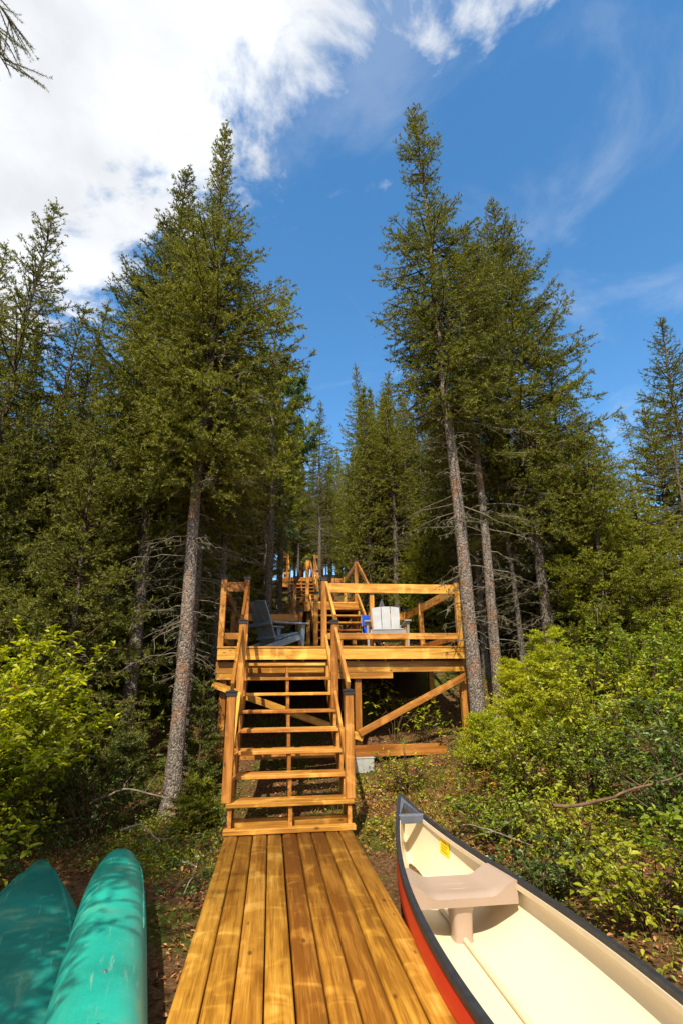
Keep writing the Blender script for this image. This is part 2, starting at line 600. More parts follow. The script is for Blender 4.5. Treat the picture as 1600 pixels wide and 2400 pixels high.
def tube_arr(pts, rads, sides=6, rough=0.0, rng=None):
    """tube along a polyline -> V,F(quads)"""
    pts = np.asarray(pts, float)
    n = len(pts)
    tan = np.gradient(pts, axis=0)
    tan /= np.linalg.norm(tan, axis=1)[:, None] + 1e-9
    ref = np.array([0.0, 0.0, 1.0]) if abs(tan[0, 2]) < 0.9 else np.array([1.0, 0.0, 0.0])
    V = np.zeros((n, sides, 3))
    a = np.linspace(0, 2 * np.pi, sides, endpoint=False)
    for i in range(n):
        x = np.cross(ref, tan[i])
        x /= np.linalg.norm(x) + 1e-9
        y = np.cross(tan[i], x)
        r = np.full(sides, rads[i])
        if rough and rng is not None:
            r = r * (1 + rng.uniform(-rough, rough, sides))
        V[i] = pts[i] + np.cos(a)[:, None] * x * r[:, None] + np.sin(a)[:, None] * y * r[:, None]
    F = []
    for i in range(n - 1):
        for k in range(sides):
            k2 = (k + 1) % sides
            F.append((i * sides + k, i * sides + k2, (i + 1) * sides + k2, (i + 1) * sides + k))
    return V.reshape(-1, 3), np.array(F)


class Bag:
    """collects tubes into one mesh"""
    def __init__(self):
        self.V, self.F, self.n = [], [], 0

    def add(self, V, F):
        self.V.append(V)
        self.F.append(np.asarray(F) + self.n)
        self.n += len(V)

    def tube(self, pts, rads, sides=4, **k):
        self.add(*tube_arr(pts, rads, sides, **k))

    def mesh(self, name, mat, smooth=True):
        return mesh_np(name, np.concatenate(self.V), np.concatenate(self.F), mat, smooth)


# ------------------------------------------------------------------ the ground
PY = [-60, 4.6, 6.2, 8.1, 10, 13, 22, 40, 70, 140]
PZ = [-0.30, -0.24, -0.10, 0.17, 1.0, 2.25, 5.1, 9.5, 13.5, 17]


def sstep(a, b, x):
    t = np.clip((x - a) / (b - a), 0, 1)
    return t * t * (3 - 2 * t)


def ground_h(x, y):
    x = np.asarray(x, float)
    y = np.asarray(y, float)
    h = np.interp(y, PY, PZ)
    lat = np.clip(x - 1.35, -7, 7)
    h = h + 0.11 * lat * sstep(4.5, 8.0, y)
    h = h + 0.16 * np.clip(x - 2.3, 0, 3) * sstep(1, 4, y) * (1 - sstep(7, 9, y))
    h = h + 0.03 * np.sin(x * 2.3 + y * 1.1) * sstep(4, 6, y) + 0.02 * np.sin(x * 5.1 - y * 4.3) * sstep(1.5, 3, np.abs(x - 0.2))
    return h


def gz(x, y):
    return float(ground_h(x, y))


gx = np.concatenate([np.linspace(-160, -14, 24), np.linspace(-12, 14, 131), np.linspace(16, 160, 24)])
gy = np.concatenate([np.linspace(-60, -4, 12), np.linspace(-3, 16, 96), np.linspace(17, 140, 50)])
GX, GY = np.meshgrid(gx, gy)
GZ = ground_h(GX, GY)
V = np.stack([GX.ravel(), GY.ravel(), GZ.ravel()], 1)
nx, ny = len(gx), len(gy)
i, j = np.meshgrid(np.arange(nx - 1), np.arange(ny - 1))
a = (j * nx + i).ravel()
Fq = np.stack([a, a + 1, a + nx + 1, a + nx], 1)
g = link('ground', mesh_np('ground', V, Fq, 'ground', True))
tag(g, 'forest hillside floor of brown litter and moss', 'ground', kind='structure')

# ------------------------------------------------------------------ boardwalk
DX0, DX1 = -0.395, 0.825


def plank_mesh(L, w, t, mat):
    # decking with a slightly crowned top and eased edges
    prof = [(-0.5, -0.5), (0.5, -0.5), (0.5, 0.12), (0.475, 0.32), (0.41, 0.43), (0.2, 0.49), (0.0, 0.5), (-0.2, 0.49), (-0.41, 0.43), (-0.475, 0.32), (-0.5, 0.12)]
    n = len(prof)
    V = [(x, a * w, b * t) for x in (-L / 2, L / 2) for a, b in prof]
    F = [(k, k + n, (k + 1) % n + n, (k + 1) % n) for k in range(n)] + [tuple(range(n)), tuple(range(2 * n - 1, n - 1, -1))]
    me = mesh_py('plank', V, [f[::-1] for f in F], mat)
    sm = [False] * len(F)
    for k in range(2, 10):
        sm[k] = True
    me.polygons.foreach_set('use_smooth', sm)
    return me


bw = empty('boardwalk', (0.215, 2.0, 0))
tag(bw, 'orange stained plank boardwalk leading to the wooden stairs', 'boardwalk')
nb = 9
pitch = (DX1 - DX0) / nb
for k in range(nb):
    xm = DX0 + pitch * (k + 0.5)
    beam('plank', bw, (xm + random.uniform(-.0008, .0008), -1.6, -0.019 + random.uniform(-.0025, .0025)),
         (xm + random.uniform(-.0008, .0008), 5.66 + random.uniform(0, 0.03), -0.019 + random.uniform(-.0025, .0025)),
         pitch - 0.0065, 0.038, 'dock', c=0.007, jit=0.004, mesh=plank_mesh(5.66 + 1.6, pitch - 0.0065, 0.038, 'dock'))
for xj in (DX0 + 0.05, 0.215, DX1 - 0.05):
    beam('joist', bw, (xj, -1.6, -0.112), (xj, 5.6, -0.112), 0.038, 0.14, 'wood')

# ------------------------------------------------------------------ stairs
RISE, RUN = 0.199, 0.30


def stringer(parent, x, y0, z0, n, rise, run, t=0.038, name='stringer'):
    """saw-tooth carriage: tops of the steps at z0 + k*rise, fronts at y0 + k*run"""
    prof = []
    for k in range(n):
        prof.append((y0 + k * run, z0 + (k - 1) * rise))
        prof.append((y0 + k * run, z0 + k * rise))
    prof.append((y0 + n * run - 0.01, z0 + (n - 1) * rise))
    back = [(y0 + n * run - 0.01, z0 + (n - 1) * rise - 0.16), (y0 + 0.30, z0 - rise)]
    poly = prof + back
    V, F = [], []
    m = len(poly)
    loc = Vector((x, y0, z0))
    for sx in (-t / 2, t / 2):
        for (yy, zz) in poly:
            V.append((yy - y0, -sx, zz - z0))
    # front faces and side strips (quads per step so that the concave outline stays clean)
    for k in range(m):
        k2 = (k + 1) % m
        F.append((k, k2, m + k2, m + k))
    me_sides = []

    def backline(yy):
        (ya, za), (yb, zb) = back[1], back[0]
        return za + (zb - za) * (yy - ya) / (yb - ya)
    for s in (0, 1):
        for k in range(n):
            ya = y0 + k * run
            yb = ya + run - (0.01 if k == n - 1 else 0)
            zt = z0 + k * rise
            base = len(V)
            sx = (-t / 2, t / 2)[s]
            za = max(z0 - rise, backline(ya)) if k else z0 - rise
            zb = max(z0 - rise, backline(yb))
            for (yy, zz) in ((ya, za), (yb, zb), (yb, zt), (ya, zt)):
                V.append((yy - y0, -sx, zz - z0))
            F.append((base, base + 1, base + 2, base + 3) if s else (base + 3, base + 2, base + 1, base))
    me = mesh_py(name, V, F, 'wood')
    o = link(name, me, parent)
    # local x runs along +Y of the world
    rot = Matrix(((0, -1, 0), (1, 0, 0), (0, 0, 1)))
    o.matrix_local = Matrix.Translation(loc - parent.location) @ rot.to_4x4()
    return o


def tread(parent, x0, x1, yf, zt, deep=0.285):
    # two planks with a gap
    w = deep / 2 - 0.004
    for q in range(2):
        yy = yf + (q + 0.5) * deep / 2
        beam('tread', parent, (x0, yy, zt - 0.019 + random.uniform(-.002, .002)), (x1, yy, zt - 0.019 + random.uniform(-.002, .002)), w, 0.038, 'wood', c=0.005, jit=0.01)


def rail(parent, p0, p1, w=0.038, t=0.089, name='handrail'):
    return beam(name, parent, p0, p1, w, t, 'wood', c=0.004)


SX0, SX1 = -0.375, 0.825
Y1, Z1 = 5.66, 0.257
st = empty('staircase', (0.22, 5.7, 0))
tag(st, 'open wooden staircase rising from the boardwalk to the deck', 'staircase')
beam('base_board', st, (SX0 - 0.03, 5.66, 0.024), (SX1 + 0.03, 5.66, 0.024), 0.09, 0.044, 'wood')
beam('base_board', st, (SX0 + 0.04, 5.80, 0.060), (SX1 - 0.04, 5.80, 0.060), 0.038, 0.089, 'wood')
for xs in (SX0 + 0.02, 0.225, SX1 - 0.02):
    stringer(st, xs, Y1 + 0.025, Z1 - 0.039, 8, RISE, RUN)
for k in range(8):
    yf, zt = Y1 + k * RUN, Z1 + k * RISE
    if k in (0, 4):
        tread(st, SX0 - 0.02, SX1 + 0.025, yf, zt)
    elif k in (5, 6, 7):
        tread(st, SX0 + 0.055, SX1 - 0.045, yf, zt)
    else:
        tread(st, SX0 + 0.045, SX1 - 0.015, yf, zt)
PL, PR = -0.385, 0.808          # post lines of the stair
for x, sgn in ((PL, -1), (PR, 1)):
    post(st, x + 0.01 * sgn, Y1 + 0.075, Z1, 1.262, 0.092)
    post(st, x, Y1 + 4 * RUN + 0.07, Z1 + 4 * RISE, 2.135, 0.09)
    xr = x + 0.012 * sgn
    rail(st, (xr, Y1 + 0.09, 1.325), (xr, Y1 + 4 * RUN + 0.022, 2.03))
    rail(st, (xr, Y1 + 4 * RUN + 0.09, 2.20), (xr, 8.07, 2.87))
    rail(st, (x, Y1 + 0.125, 0.50), (x, Y1 + 4 * RUN + 0.022, 1.235), name='lower_rail')
    rail(st, (x, Y1 + 4 * RUN + 0.118, 1.285), (x, 8.07, 2.05), name='lower_rail')

# ------------------------------------------------------------------ deck
DKX0, DKX1, DKY0, DKY1, DKZ = -0.80, 3.00, 8.06, 11.62, 1.905
dk = empty('deck', (1.1, 9.8, 0.3))
tag(dk, 'raised square wooden deck with railings on braced posts', 'deck')
ndb = 25
pd = (DKY1 - DKY0 + 0.03) / ndb
for k in range(ndb):
    yy = DKY0 - 0.03 + pd * (k + 0.5)
    beam('deck_board', dk, (DKX0 - 0.01, yy, DKZ - 0.014), (DKX1 + 0.01, yy, DKZ - 0.014), pd - 0.006, 0.028, 'wood', jit=0.006)
beam('rim_board', dk, (DKX0, DKY0, DKZ - 0.112), (DKX1, DKY0, DKZ - 0.112), 0.038, 0.160, 'wood')
beam('rim_board', dk, (DKX0, DKY1, DKZ - 0.122), (DKX1, DKY1, DKZ - 0.122), 0.038, 0.184, 'wood')
for x in (DKX0 + 0.019, DKX1 - 0.019):
    beam('rim_board', dk, (x, DKY0 + 0.022, DKZ - 0.122), (x, DKY1 - 0.022, DKZ - 0.122), 0.038, 0.184, 'wood')
for k in range(1, 9):
    x = DKX0 + (DKX1 - DKX0) * k / 9
    beam('joist', dk, (x, DKY0 + 0.05, DKZ - 0.122), (x, DKY1 - 0.022, DKZ - 0.122), 0.038, 0.184, 'wood')
BY = 8.16
beam('beam', dk, (DKX0 - 0.02, BY, 1.607), (DKX1, BY, 1.607), 0.045, 0.165, 'wood')
beam('beam', dk, (DKX0 - 0.01, BY + 0.003, 1.477), (1.85, BY + 0.003, 1.477), 0.045, 0.092, 'wood')
beam('beam', dk, (DKX0 - 0.02, 11.3, 1.60), (DKX1, 11.3, 1.60), 0.09, 0.18, 'wood')
for x, zb in ((-0.70, 0.42), (1.315, 0.42), (2.99, 0.35)):
    post(dk, x, BY + 0.075, zb, 1.71, 0.10, cap=False)
for x in (-0.70, 1.315, 2.95):
    post(dk, x, 11.3, gz(x, 11.3) - 0.1, 1.505, 0.10, cap=False)
    post(dk, x, 9.8, gz(x, 9.8) - 0.1, 1.69, 0.10, cap=False)
beam('brace', dk, (1.30, BY - 0.075, 0.665), (2.985, BY - 0.075, 1.455), 0.038, 0.10, 'wood')
beam('brace', dk, (-0.85, BY - 0.045, 1.375), (1.36, BY - 0.045, 0.60), 0.038, 0.10, 'wood')
beam('base_beam', dk, (-0.84, BY + 0.0, 0.425), (2.62, BY, 0.425), 0.05, 0.155, 'wood')
# railings
p1x, p2x, p3x, p4x = -0.765, -0.415, 0.785, 2.965
RY = 8.11
PT = 2.955
for x in (p1x, p2x, p3x, p4x):
    post(dk, x, RY, DKZ, PT, 0.088)
ymid, yback = 10.28, 11.55
for x in (p1x, p4x):
    post(dk, x, ymid, DKZ, PT, 0.088)
    post(dk, x, yback, DKZ, PT, 0.088)
post(dk, 0.60, yback, DKZ, PT - 0.01, 0.088)
post(dk, 2.16, yback, DKZ, PT, 0.088)


def span(x0, y0, x1, y1, top=2.885):
    rail(dk, (x0, y0, top - 0.075), (x1, y1, top - 0.075), t=0.15, name='rail')
    rail(dk, (x0, y0, DKZ + 0.155), (x1, y1, DKZ + 0.155), t=0.095, name='lower_rail')


hw = 0.046
span(p1x + hw, RY, p2x - hw, RY)
span(p3x + hw, RY - 0.01, p4x - hw, RY - 0.01)
for x in (p1x, p4x):
    span(x, RY + hw, x, ymid - hw)
    span(x, ymid + hw, x, yback - hw)
span(p1x + hw, yback, 0.60 - hw, yback, 2.86)
span(2.16 + hw, yback, p4x - hw, yback)
cb = empty('concrete_block', (1.36, 8.10, 0.16))
tag(cb, 'pale concrete block under the base beam beside the stairs', 'block')
beam('block_body', cb, (1.20, 8.13, 0.24), (1.50, 8.13, 0.24), 0.20, 0.20, 'concrete', c=0.012)
beam('block_cap', cb, (1.19, 8.13, 0.342), (1.51, 8.13, 0.342), 0.21, 0.012, 'concrete')

# second flight, from the deck up to the landing
s2 = empty('staircase', (1.42, 10.6, DKZ))
tag(s2, 'open wooden staircase climbing from the deck to the middle landing', 'staircase')
X0, X1, YY1, ZZ1 = 0.80, 2.05, 10.50, 2.105
R2 = 0.193
for xs in (X0 + 0.10, 1.42, X1 - 0.06):
    stringer(s2, xs, YY1 + 0.025, ZZ1 - 0.039, 6, R2, RUN)
for k in range(6):
    tread(s2, X0 + (0.0 if k == 0 else 0.06), X1 - (0.0 if k == 0 else 0.03), YY1 + k * RUN, ZZ1 + k * R2)
LZ = ZZ1 + 6 * R2
for x in (0.86, 2.02):
    post(s2, x, YY1 + 0.08, ZZ1, 3.165, 0.09)
    rail(s2, (x, YY1 + 0.10, 3.22), (x, 12.36, LZ + 0.97))
    rail(s2, (x, YY1 + 0.13, ZZ1 + 0.22), (x, 12.36, LZ + 0.16), name='lower_rail')
beam('base_board', s2, (X0, YY1 + 0.03, DKZ + 0.022), (X1, YY1 + 0.03, DKZ + 0.022), 0.09, 0.038, 'wood')

# middle landing and walkway
ld = empty('landing', (1.3, 14.0, gz(1.3, 14)))
tag(ld, 'middle wooden landing and walkway between two flights of stairs', 'landing')


def platform(parent, x0, x1, y0, y1, z, posts, npitch=0.145):
    n = max(2, int((y1 - y0) / npitch))
    p = (y1 - y0) / n
    for k in range(n):
        beam('deck_board', parent, (x0, y0 + p * (k + .5), z - 0.019), (x1, y0 + p * (k + .5), z - 0.019), p - 0.006, 0.038, 'wood', jit=0.006)
    beam('rim_board', parent, (x0, y0 + 0.022, z - 0.135), (x1, y0 + 0.022, z - 0.135), 0.038, 0.184, 'wood')
    beam('rim_board', parent, (x0, y1 - 0.022, z - 0.135), (x1, y1 - 0.022, z - 0.135), 0.038, 0.184, 'wood')
    for x in (x0 + 0.03, x1 - 0.03):
        beam('rim_board', parent, (x, y0 + 0.05, z - 0.135), (x, y1 - 0.05, z - 0.135), 0.038, 0.184, 'wood')
    for (x, y) in posts:
        post(parent, x, y, gz(x, y) - 0.1, z - 0.045, 0.09, cap=False)


platform(ld, 0.72, 2.06, 12.30, 14.42, LZ, [(0.84, 12.5), (1.94, 12.5), (1.94, 14.2), (0.84, 14.2)])
platform(ld, 0.53, 1.72, 14.43, 18.2, LZ, [(0.66, 14.6), (1.6, 14.6), (0.66, 18.0), (1.6, 18.0)])
for x in (0.80, 2.00):
    post(ld, x, 12.42, LZ, LZ + 1.06, 0.088)
post(ld, 1.99, 14.34, LZ, LZ + 1.06, 0.088)
for x, y in ((0.59, 14.6), (1.66, 14.5), (0.59, 18.1), (1.66, 18.1), (0.59, 16.3), (1.66, 16.3)):
    post(ld, x, y, LZ, LZ + 1.06, 0.088)


def span2(par, x0, y0, x1, y1, z):
    rail(par, (x0, y0, z + 0.93), (x1, y1, z + 0.93), t=0.14, name='rail')
    rail(par, (x0, y0, z + 0.18), (x1, y1, z + 0.18), t=0.09, name='lower_rail')


span2(ld, 2.0, 12.47, 1.99, 14.29, LZ)
span2(ld, 0.78, 12.47, 0.60, 14.55, LZ)
for x in (0.59, 1.66):
    span2(ld, x, 14.65, x, 16.25, LZ)
    span2(ld, x, 16.35, x, 18.05, LZ)
span2(ld, 1.71, 14.38, 1.94, 14.38, LZ)

# third flight and upper landing
s3 = empty('staircase', (1.1, 18.4, LZ))
tag(s3, 'farthest wooden staircase climbing to the upper landing among the trees', 'staircase')
UZ = 5.78
n3s = 12
R3 = (UZ - LZ) / (n3s + 1)
RUN3 = 0.285
for xs in (0.62, 1.12, 1.62):
    stringer(s3, xs, 18.22, LZ + R3 - 0.039, n3s, R3, RUN3)
for k in range(n3s):
    tread(s3, 0.56, 1.68, 18.2 + k * RUN3, LZ + (k + 1) * R3, 0.27)
YT = 18.2 + n3s * RUN3
for x in (0.57, 1.68):
    post(s3, x, 18.27, LZ + R3, LZ + R3 + 1.03, 0.088)
    post(s3, x, 18.27 + 6 * RUN3, LZ + 7 * R3, LZ + 7 * R3 + 1.06, 0.088)
    rail(s3, (x, 18.3, LZ + R3 + 1.06), (x, 18.27 + 6 * RUN3 - 0.05, LZ + 7 * R3 + 0.95))
    rail(s3, (x, 18.3 + 6 * RUN3, LZ + 7 * R3 + 1.09), (x, YT, UZ + 0.93))
    rail(s3, (x, 18.33, LZ + R3 + 0.25), (x, YT, UZ + 0.2), name='lower_rail')
ul = empty('landing', (1.1, 23, gz(1.1, 23)))
tag(ul, 'upper wooden landing at the top of the farthest stairs', 'landing')
platform(ul, 0.20, 2.10, YT + 0.01, YT + 1.9, UZ, [(0.3, YT + .12), (2.0, YT + .12), (0.3, YT + 1.7), (2.0, YT + 1.7)])
beam('beam', ul, (0.15, YT + 0.05, UZ - 0.33), (2.15, YT + 0.05, UZ - 0.33), 0.045, 0.184, 'wood')
for x in (0.25, 0.55, 1.70, 2.02):
    post(ul, x, YT + 0.08, UZ, UZ + 1.05, 0.088)
for a_, b_ in ((0.30, 0.50), (1.75, 1.97)):
    span2(ul, a_, YT + 0.08, b_, YT + 0.08, UZ)
for x in (0.25, 2.02):
    post(ul, x, YT + 1.8, UZ, UZ + 1.05, 0.088)
    span2(ul, x, YT + 0.13, x, YT + 1.75, UZ)


# ------------------------------------------------------------------ chairs
def rot_beam(name, par, p0, p1, w, t, mat, upv=(0, 0, 1), c=0.008):
    """board in the local space of a parent that may be turned"""
    p0, p1 = Vector(p0), Vector(p1)
    d = p1 - p0
    x = d.normalized()
    y = Vector(upv).cross(x).normalized()
    z = x.cross(y)
    o = link(name, box_mesh(name, d.length, w, t, mat, c), par)
    o.matrix_local = Matrix.Translation((p0 + p1) / 2) @ Matrix((x, y, z)).transposed().to_4x4()
    return o


def slat_panel(name, par, pts, mat, t):
    """curved-top plank: outline pts in (x, s) on the reclined plane, thickness t"""
    n = len(pts)
    V = [(x, 0, s) for x, s in pts] + [(x, t, s) for x, s in pts]
    F = [tuple(range(n)), tuple(range(2 * n - 1, n - 1, -1))]
    for k in range(n):
        k2 = (k + 1) % n
        F.append((k2, k, n + k, n + k2))
    return link(name, mesh_py(name, V, F, mat), par)


def adirondack(name, loc, rz, mat, label, nsl=3, wid=0.56):
    """local front is -Y"""
    c = empty(name, loc, rz)
    tag(c, label, 'chair')
    hw_ = 0.36
    for s in (-1, 1):
        # front leg widening to the arm, arm, slanted rear leg
        V = []
        F = []
        prof = [(0.0, 0.045), (0.30, 0.055), (0.50, 0.075), (0.555, 0.085)]
        for zz, r in prof:
            for yy in (-0.40 - r * 0.6, -0.40 + r * 0.6):
                for xx in (s * hw_ - 0.020, s * hw_ + 0.020):
                    V.append((xx + s * 0.03 * zz, yy, zz))
        for k in range(len(prof) - 1):
            b = k * 4
            for q in ((0, 1, 5, 4), (1, 3, 7, 5), (3, 2, 6, 7), (2, 0, 4, 6)):
                F.append(tuple(b + z for z in q))
        F += [(0, 2, 3, 1), (12, 13, 15, 14)]
        link('front_leg', mesh_py('front_leg', V, F, mat), c)
        rot_beam('arm', c, (s * (hw_ + 0.015), -0.50, 0.570), (s * (hw_ - 0.01), 0.30, 0.548), 0.125, 0.03, mat)
        rot_beam('rear_leg', c, (s * (hw_ - 0.05), -0.42, 0.345), (s * (hw_ - 0.05), 0.46, 0.05), 0.035, 0.12, mat)
    for k in range(5):
        u = k / 4
        rot_beam('seat_slat', c, (-0.29, -0.40 + 0.46 * u, 0.405 - 0.13 * u), (0.29, -0.40 + 0.46 * u, 0.405 - 0.13 * u), 0.105, 0.022, mat, upv=(0, 0.28, 0.96))
    rot_beam('apron', c, (-0.31, -0.435, 0.345), (0.31, -0.435, 0.345), 0.022, 0.11, mat)
    # back
    back = []
    wsl = wid / nsl
    for k in range(nsl):
        x0 = -wid / 2 + k * wsl + 0.006
        x1 = -wid / 2 + (k + 1) * wsl - 0.006
        pts = [(x0 * 0.86, 0.0), (x1 * 0.86, 0.0), (x1, 0.55)]
        for u in np.linspace(0, 1, 5):
            xx = x1 + (x0 - x1) * u
            pts.append((xx, 0.80 - 0.42 * xx * xx))
        pts.append((x0, 0.55))
        o = slat_panel('back_slat', c, pts, mat, 0.024)
        o.matrix_local = Matrix.Translation((0, 0.10, 0.235)) @ Matrix.Rotation(R(-24), 4, 'X')
    rot_beam('back_support', c, (-0.36, 0.315, 0.535), (0.36, 0.315, 0.535), 0.03, 0.07, mat)
    rot_beam('back_support', c, (-0.28, 0.17, 0.30), (0.28, 0.17, 0.30), 0.03, 0.06, mat)
    return c


adirondack('adirondack_chair', (2.19, 9.98, DKZ), R(-10), 'chair_white', 'white weathered adirondack chair facing the railing on the deck')
adirondack('adirondack_chair', (0.02, 10.05, DKZ), R(127), 'chair_blue', 'slate blue adirondack chair turned sideways on the shaded deck corner', 3)
# folding camp chair behind the white one
fc = empty('folding_chair', (2.17, 10.85, DKZ), R(10))
tag(fc, 'blue fabric folding camp chair behind the white deck chair', 'chair')
rot_beam('seat', fc, (-0.26, 0.0, 0.42), (0.26, 0.0, 0.42), 0.42, 0.02, 'blue')
rot_beam('backrest', fc, (-0.26, 0.20, 0.66), (0.26, 0.20, 0.66), 0.03, 0.42, 'blue')
rot_beam('stuff_sack', fc, (-0.05, 0.0, 0.03), (-0.05, 0.0, 0.30), 0.2, 0.2, 'blue', upv=(0, 1, 0), c=0.05)
for s in (-1, 1):
    for a_, b_ in (((-0.24, s * 0.2, 0.0), (0.24, s * 0.2, 0.42)), ((0.24, s * 0.2, 0.0), (-0.24, s * 0.2, 0.42))):
        V_, F_ = tube_arr([a_, b_], [0.011, 0.011], 6)
        link('leg', mesh_np('leg', V_, F_, 'metal', True), fc)
    V_, F_ = tube_arr([(s * 0.26, 0.2, 0.4), (s * 0.26, 0.22, 0.88)], [0.011, 0.011], 6)
    link('back_post', mesh_np('back_post', V_, F_, 'metal', True), fc)
    rot_beam('arm', fc, (s * 0.27, -0.2, 0.62), (s * 0.27, 0.2, 0.62), 0.05, 0.02, 'grey')
um = empty('closed_parasol', (2.33, 11.05, DKZ))
tag(um, 'dark grey folded parasol standing behind the white deck chair', 'parasol')
V_, F_ = tube_arr([(0, 0, 0), (0, 0, 1.22)], [0.016, 0.014], 6)
link('pole', mesh_np('pole', V_, F_, 'grey', True), um)
V_, F_ = [], []
for k, (zz, r) in enumerate(((0.55, 0.075), (0.75, 0.10), (1.0, 0.08), (1.16, 0.03), (1.2, 0.01))):
    for q_ in range(10):
        an = q_ * math.pi / 5
        rr = r * (1.0 if q_ % 2 else 0.55)
        V_.append((rr * math.cos(an), rr * math.sin(an), zz))
for k in range(4):
    for q_ in range(10):
        F_.append((k * 10 + q_, k * 10 + (q_ + 1) % 10, k * 10 + 10 + (q_ + 1) % 10, k * 10 + 10 + q_))
link('folded_canopy', mesh_py('folded_canopy', V_, F_, 'grey'), um)


# ------------------------------------------------------------------ canoes
class Hull:
    def __init__(s, L, B, D, rise, stem, n_mid=2.7, n_end=1.5, pw=2.0, rocker=0.02, th=0.0):
        s.L, s.B, s.D, s.rise, s.stem, s.nm, s.ne, s.pw, s.rk, s.th = L, B, D, rise, stem, n_mid, n_end, pw, rocker, th

    def par(s, y):
        d = max(0.0, s.L / 2 - abs(y))
        t = min(1.0, d / (s.L / 2))
        b = s.B * (1 - (1 - t) ** s.pw) + 0.006
        zs = s.D + s.rise * (1 - t) ** 4
        zk = s.rk * (1 - t) ** 2
        if d < s.stem:
            zk += (zs * 0.93 - zk) * (1 - d / s.stem) ** 2.4
        n = s.ne + (s.nm - s.ne) * min(1, d / (s.L * 0.28))
        return b, zs, zk, n

    def pt(s, y, phi, off=0.0):
        """phi -1 (left gunwale) .. 0 (keel) .. 1 (right gunwale)"""
        b, zs, zk, n = s.par(y)
        b = max(0.001, b - off)
        zk = min(zk + off, zs - 0.002)
        a = (1 - abs(phi)) * math.pi / 2
        x = b * math.cos(a) ** (2 / n) if abs(phi) > 1e-6 else 0.0
        z = zs - (zs - zk) * math.sin(a) ** (2 / n)
        f = (zs - z) / max(zs - zk, 1e-4)
        x *= 1 + s.th * math.sin(math.pi * min(1.0, f * 1.35)) * (1 if f * 1.35 < 1 else 0) * min(1.0, b / 0.25)
        return (math.copysign(x, phi) if phi else 0.0, y, z)

    def shell(s, name, mat, off=0.0, flip=False, ny=64, nphi=28, ycut=None):
        ys = [math.sin(u) * s.L / 2 * (1 - 0.5 * off / s.L) for u in np.linspace(-math.pi / 2, math.pi / 2, ny)]
        ph = np.linspace(-1, 1, nphi + 1)
        V = [s.pt(y, p, off) for y in ys for p in ph]
        F = []
        m = nphi + 1
        for i in range(ny - 1):
            for k in range(nphi):
                q = (i * m + k, i * m + k + 1, (i + 1) * m + k + 1, (i + 1) * m + k)
                F.append(q if flip else q[::-1])
        return mesh_py(name, V, F, mat, True)

    def strip(s, name, mat, side, w, h, dz=0.0, ny=64, ins=0.0):
        """gunwale strip on one side"""
        ys = [math.sin(u) * (s.L / 2 + 0.004) for u in np.linspace(-math.pi / 2, math.pi / 2, ny)]
        V, F = [], []
        for y in ys:
            b, zs, zk, n = s.par(y)
            b = max(b - ins, 0.0)
            xo, xi = b + w * 0.55, max(b - w * 0.45, 0.0)
            for x, z in ((xi, zs + dz + h / 2), (xo - 0.006, zs + dz + h / 2), (xo, zs + dz + h / 4), (xo, zs + dz - h / 2), (xi, zs + dz - h / 2)):
                V.append((side * x, y, z))
        for i in range(len(ys) - 1):
            for k in range(5):
                q = (i * 5 + k, i * 5 + (k + 1) % 5, i * 5 + 5 + (k + 1) % 5, i * 5 + 5 + k)
                F.append(q if side < 0 else q[::-1])
        F += [(0, 1, 2, 3, 4), tuple(len(V) - 5 + k for k in range(5))]
        return mesh_py(name, V, F, mat)


rc = empty('canoe', (1.262, 2.75, -0.245))
tag(rc, 'red canoe with cream lining and tan seat lying upright beside the boardwalk', 'canoe')
H1 = Hull(5.42, 0.425, 0.335, 0.21, 0.42, pw=1.95, th=0.13)
link('hull', H1.shell('hull', 'red'), rc)
link('lining', H1.shell('lining', 'cream', 0.010, True), rc)
for s in (-1, 1):
    link('gunwale', H1.strip('gunwale', 'gunwale', s, 0.036, 0.036, 0.006), rc)
    link('inner_rail', H1.strip('inner_rail', 'tube', s, 0.016, 0.030, -0.022, ins=0.016), rc)


def end_plate(sign):
    """moulded end cap with a carrying slot: triangle ring between the gunwales"""
    ya, yb = 2.30, 2.715
    pl = []

    def edge(y, sd, zoff, sc):
        b, zs, _, _ = H1.par(y)
        return (sd * (b * sc + 0.018), y * sign, zs + zoff)
    ys = np.linspace(ya, yb, 7)
    outer = [edge(y, -1, 0.020, 1.0) for y in ys] + [edge(y, 1, 0.020, 1.0) for y in ys[::-1]]
    # inner hole (rounded triangle)
    cyy = ya + 0.155
    hole = []
    for (x, y) in ((-0.095, ya + 0.052), (-0.088, ya + 0.09), (-0.045, ya + 0.20), (-0.02, ya + 0.245), (0.0, ya + 0.255), (0.0, ya + 0.255), (0.0, ya + 0.256),
                   (0.0, ya + 0.256), (0.0, ya + 0.255), (0.0, ya + 0.255), (0.02, ya + 0.245), (0.045, ya + 0.20), (0.088, ya + 0.09), (0.095, ya + 0.052)):
        b, zs, _, _ = H1.par(y)
        hole.append((x * min(1.0, b / 0.12), y * sign, zs + 0.024))
    n = len(outer)
    V = outer + hole + [(x, y, z - 0.055) for x, y, z in outer] + [(x, y, z - 0.05) for x, y, z in hole]
    F = []
    for k in range(n):
        k2 = (k + 1) % n
        F += [(k, k2, n + k2, n + k), (2 * n + k2, 2 * n + k, 3 * n + k, 3 * n + k2), (k2, k, 2 * n + k, 2 * n + k2), (n + k, n + k2, 3 * n + k2, 3 * n + k)]
    return link('end_plate', mesh_py('end_plate', V, F, 'plate'), rc)


for sg in (1, -1):
    ep = end_plate(sg)
    b, zs, _, _ = H1.par(2.34)
    V_, F_ = tube_arr([(-b, 2.325 * sg, zs + 0.012), (b, 2.325 * sg, zs + 0.012)], [0.017, 0.017], 8)
    link('carry_bar', mesh_np('carry_bar', V_, F_, 'plate', True), ep)


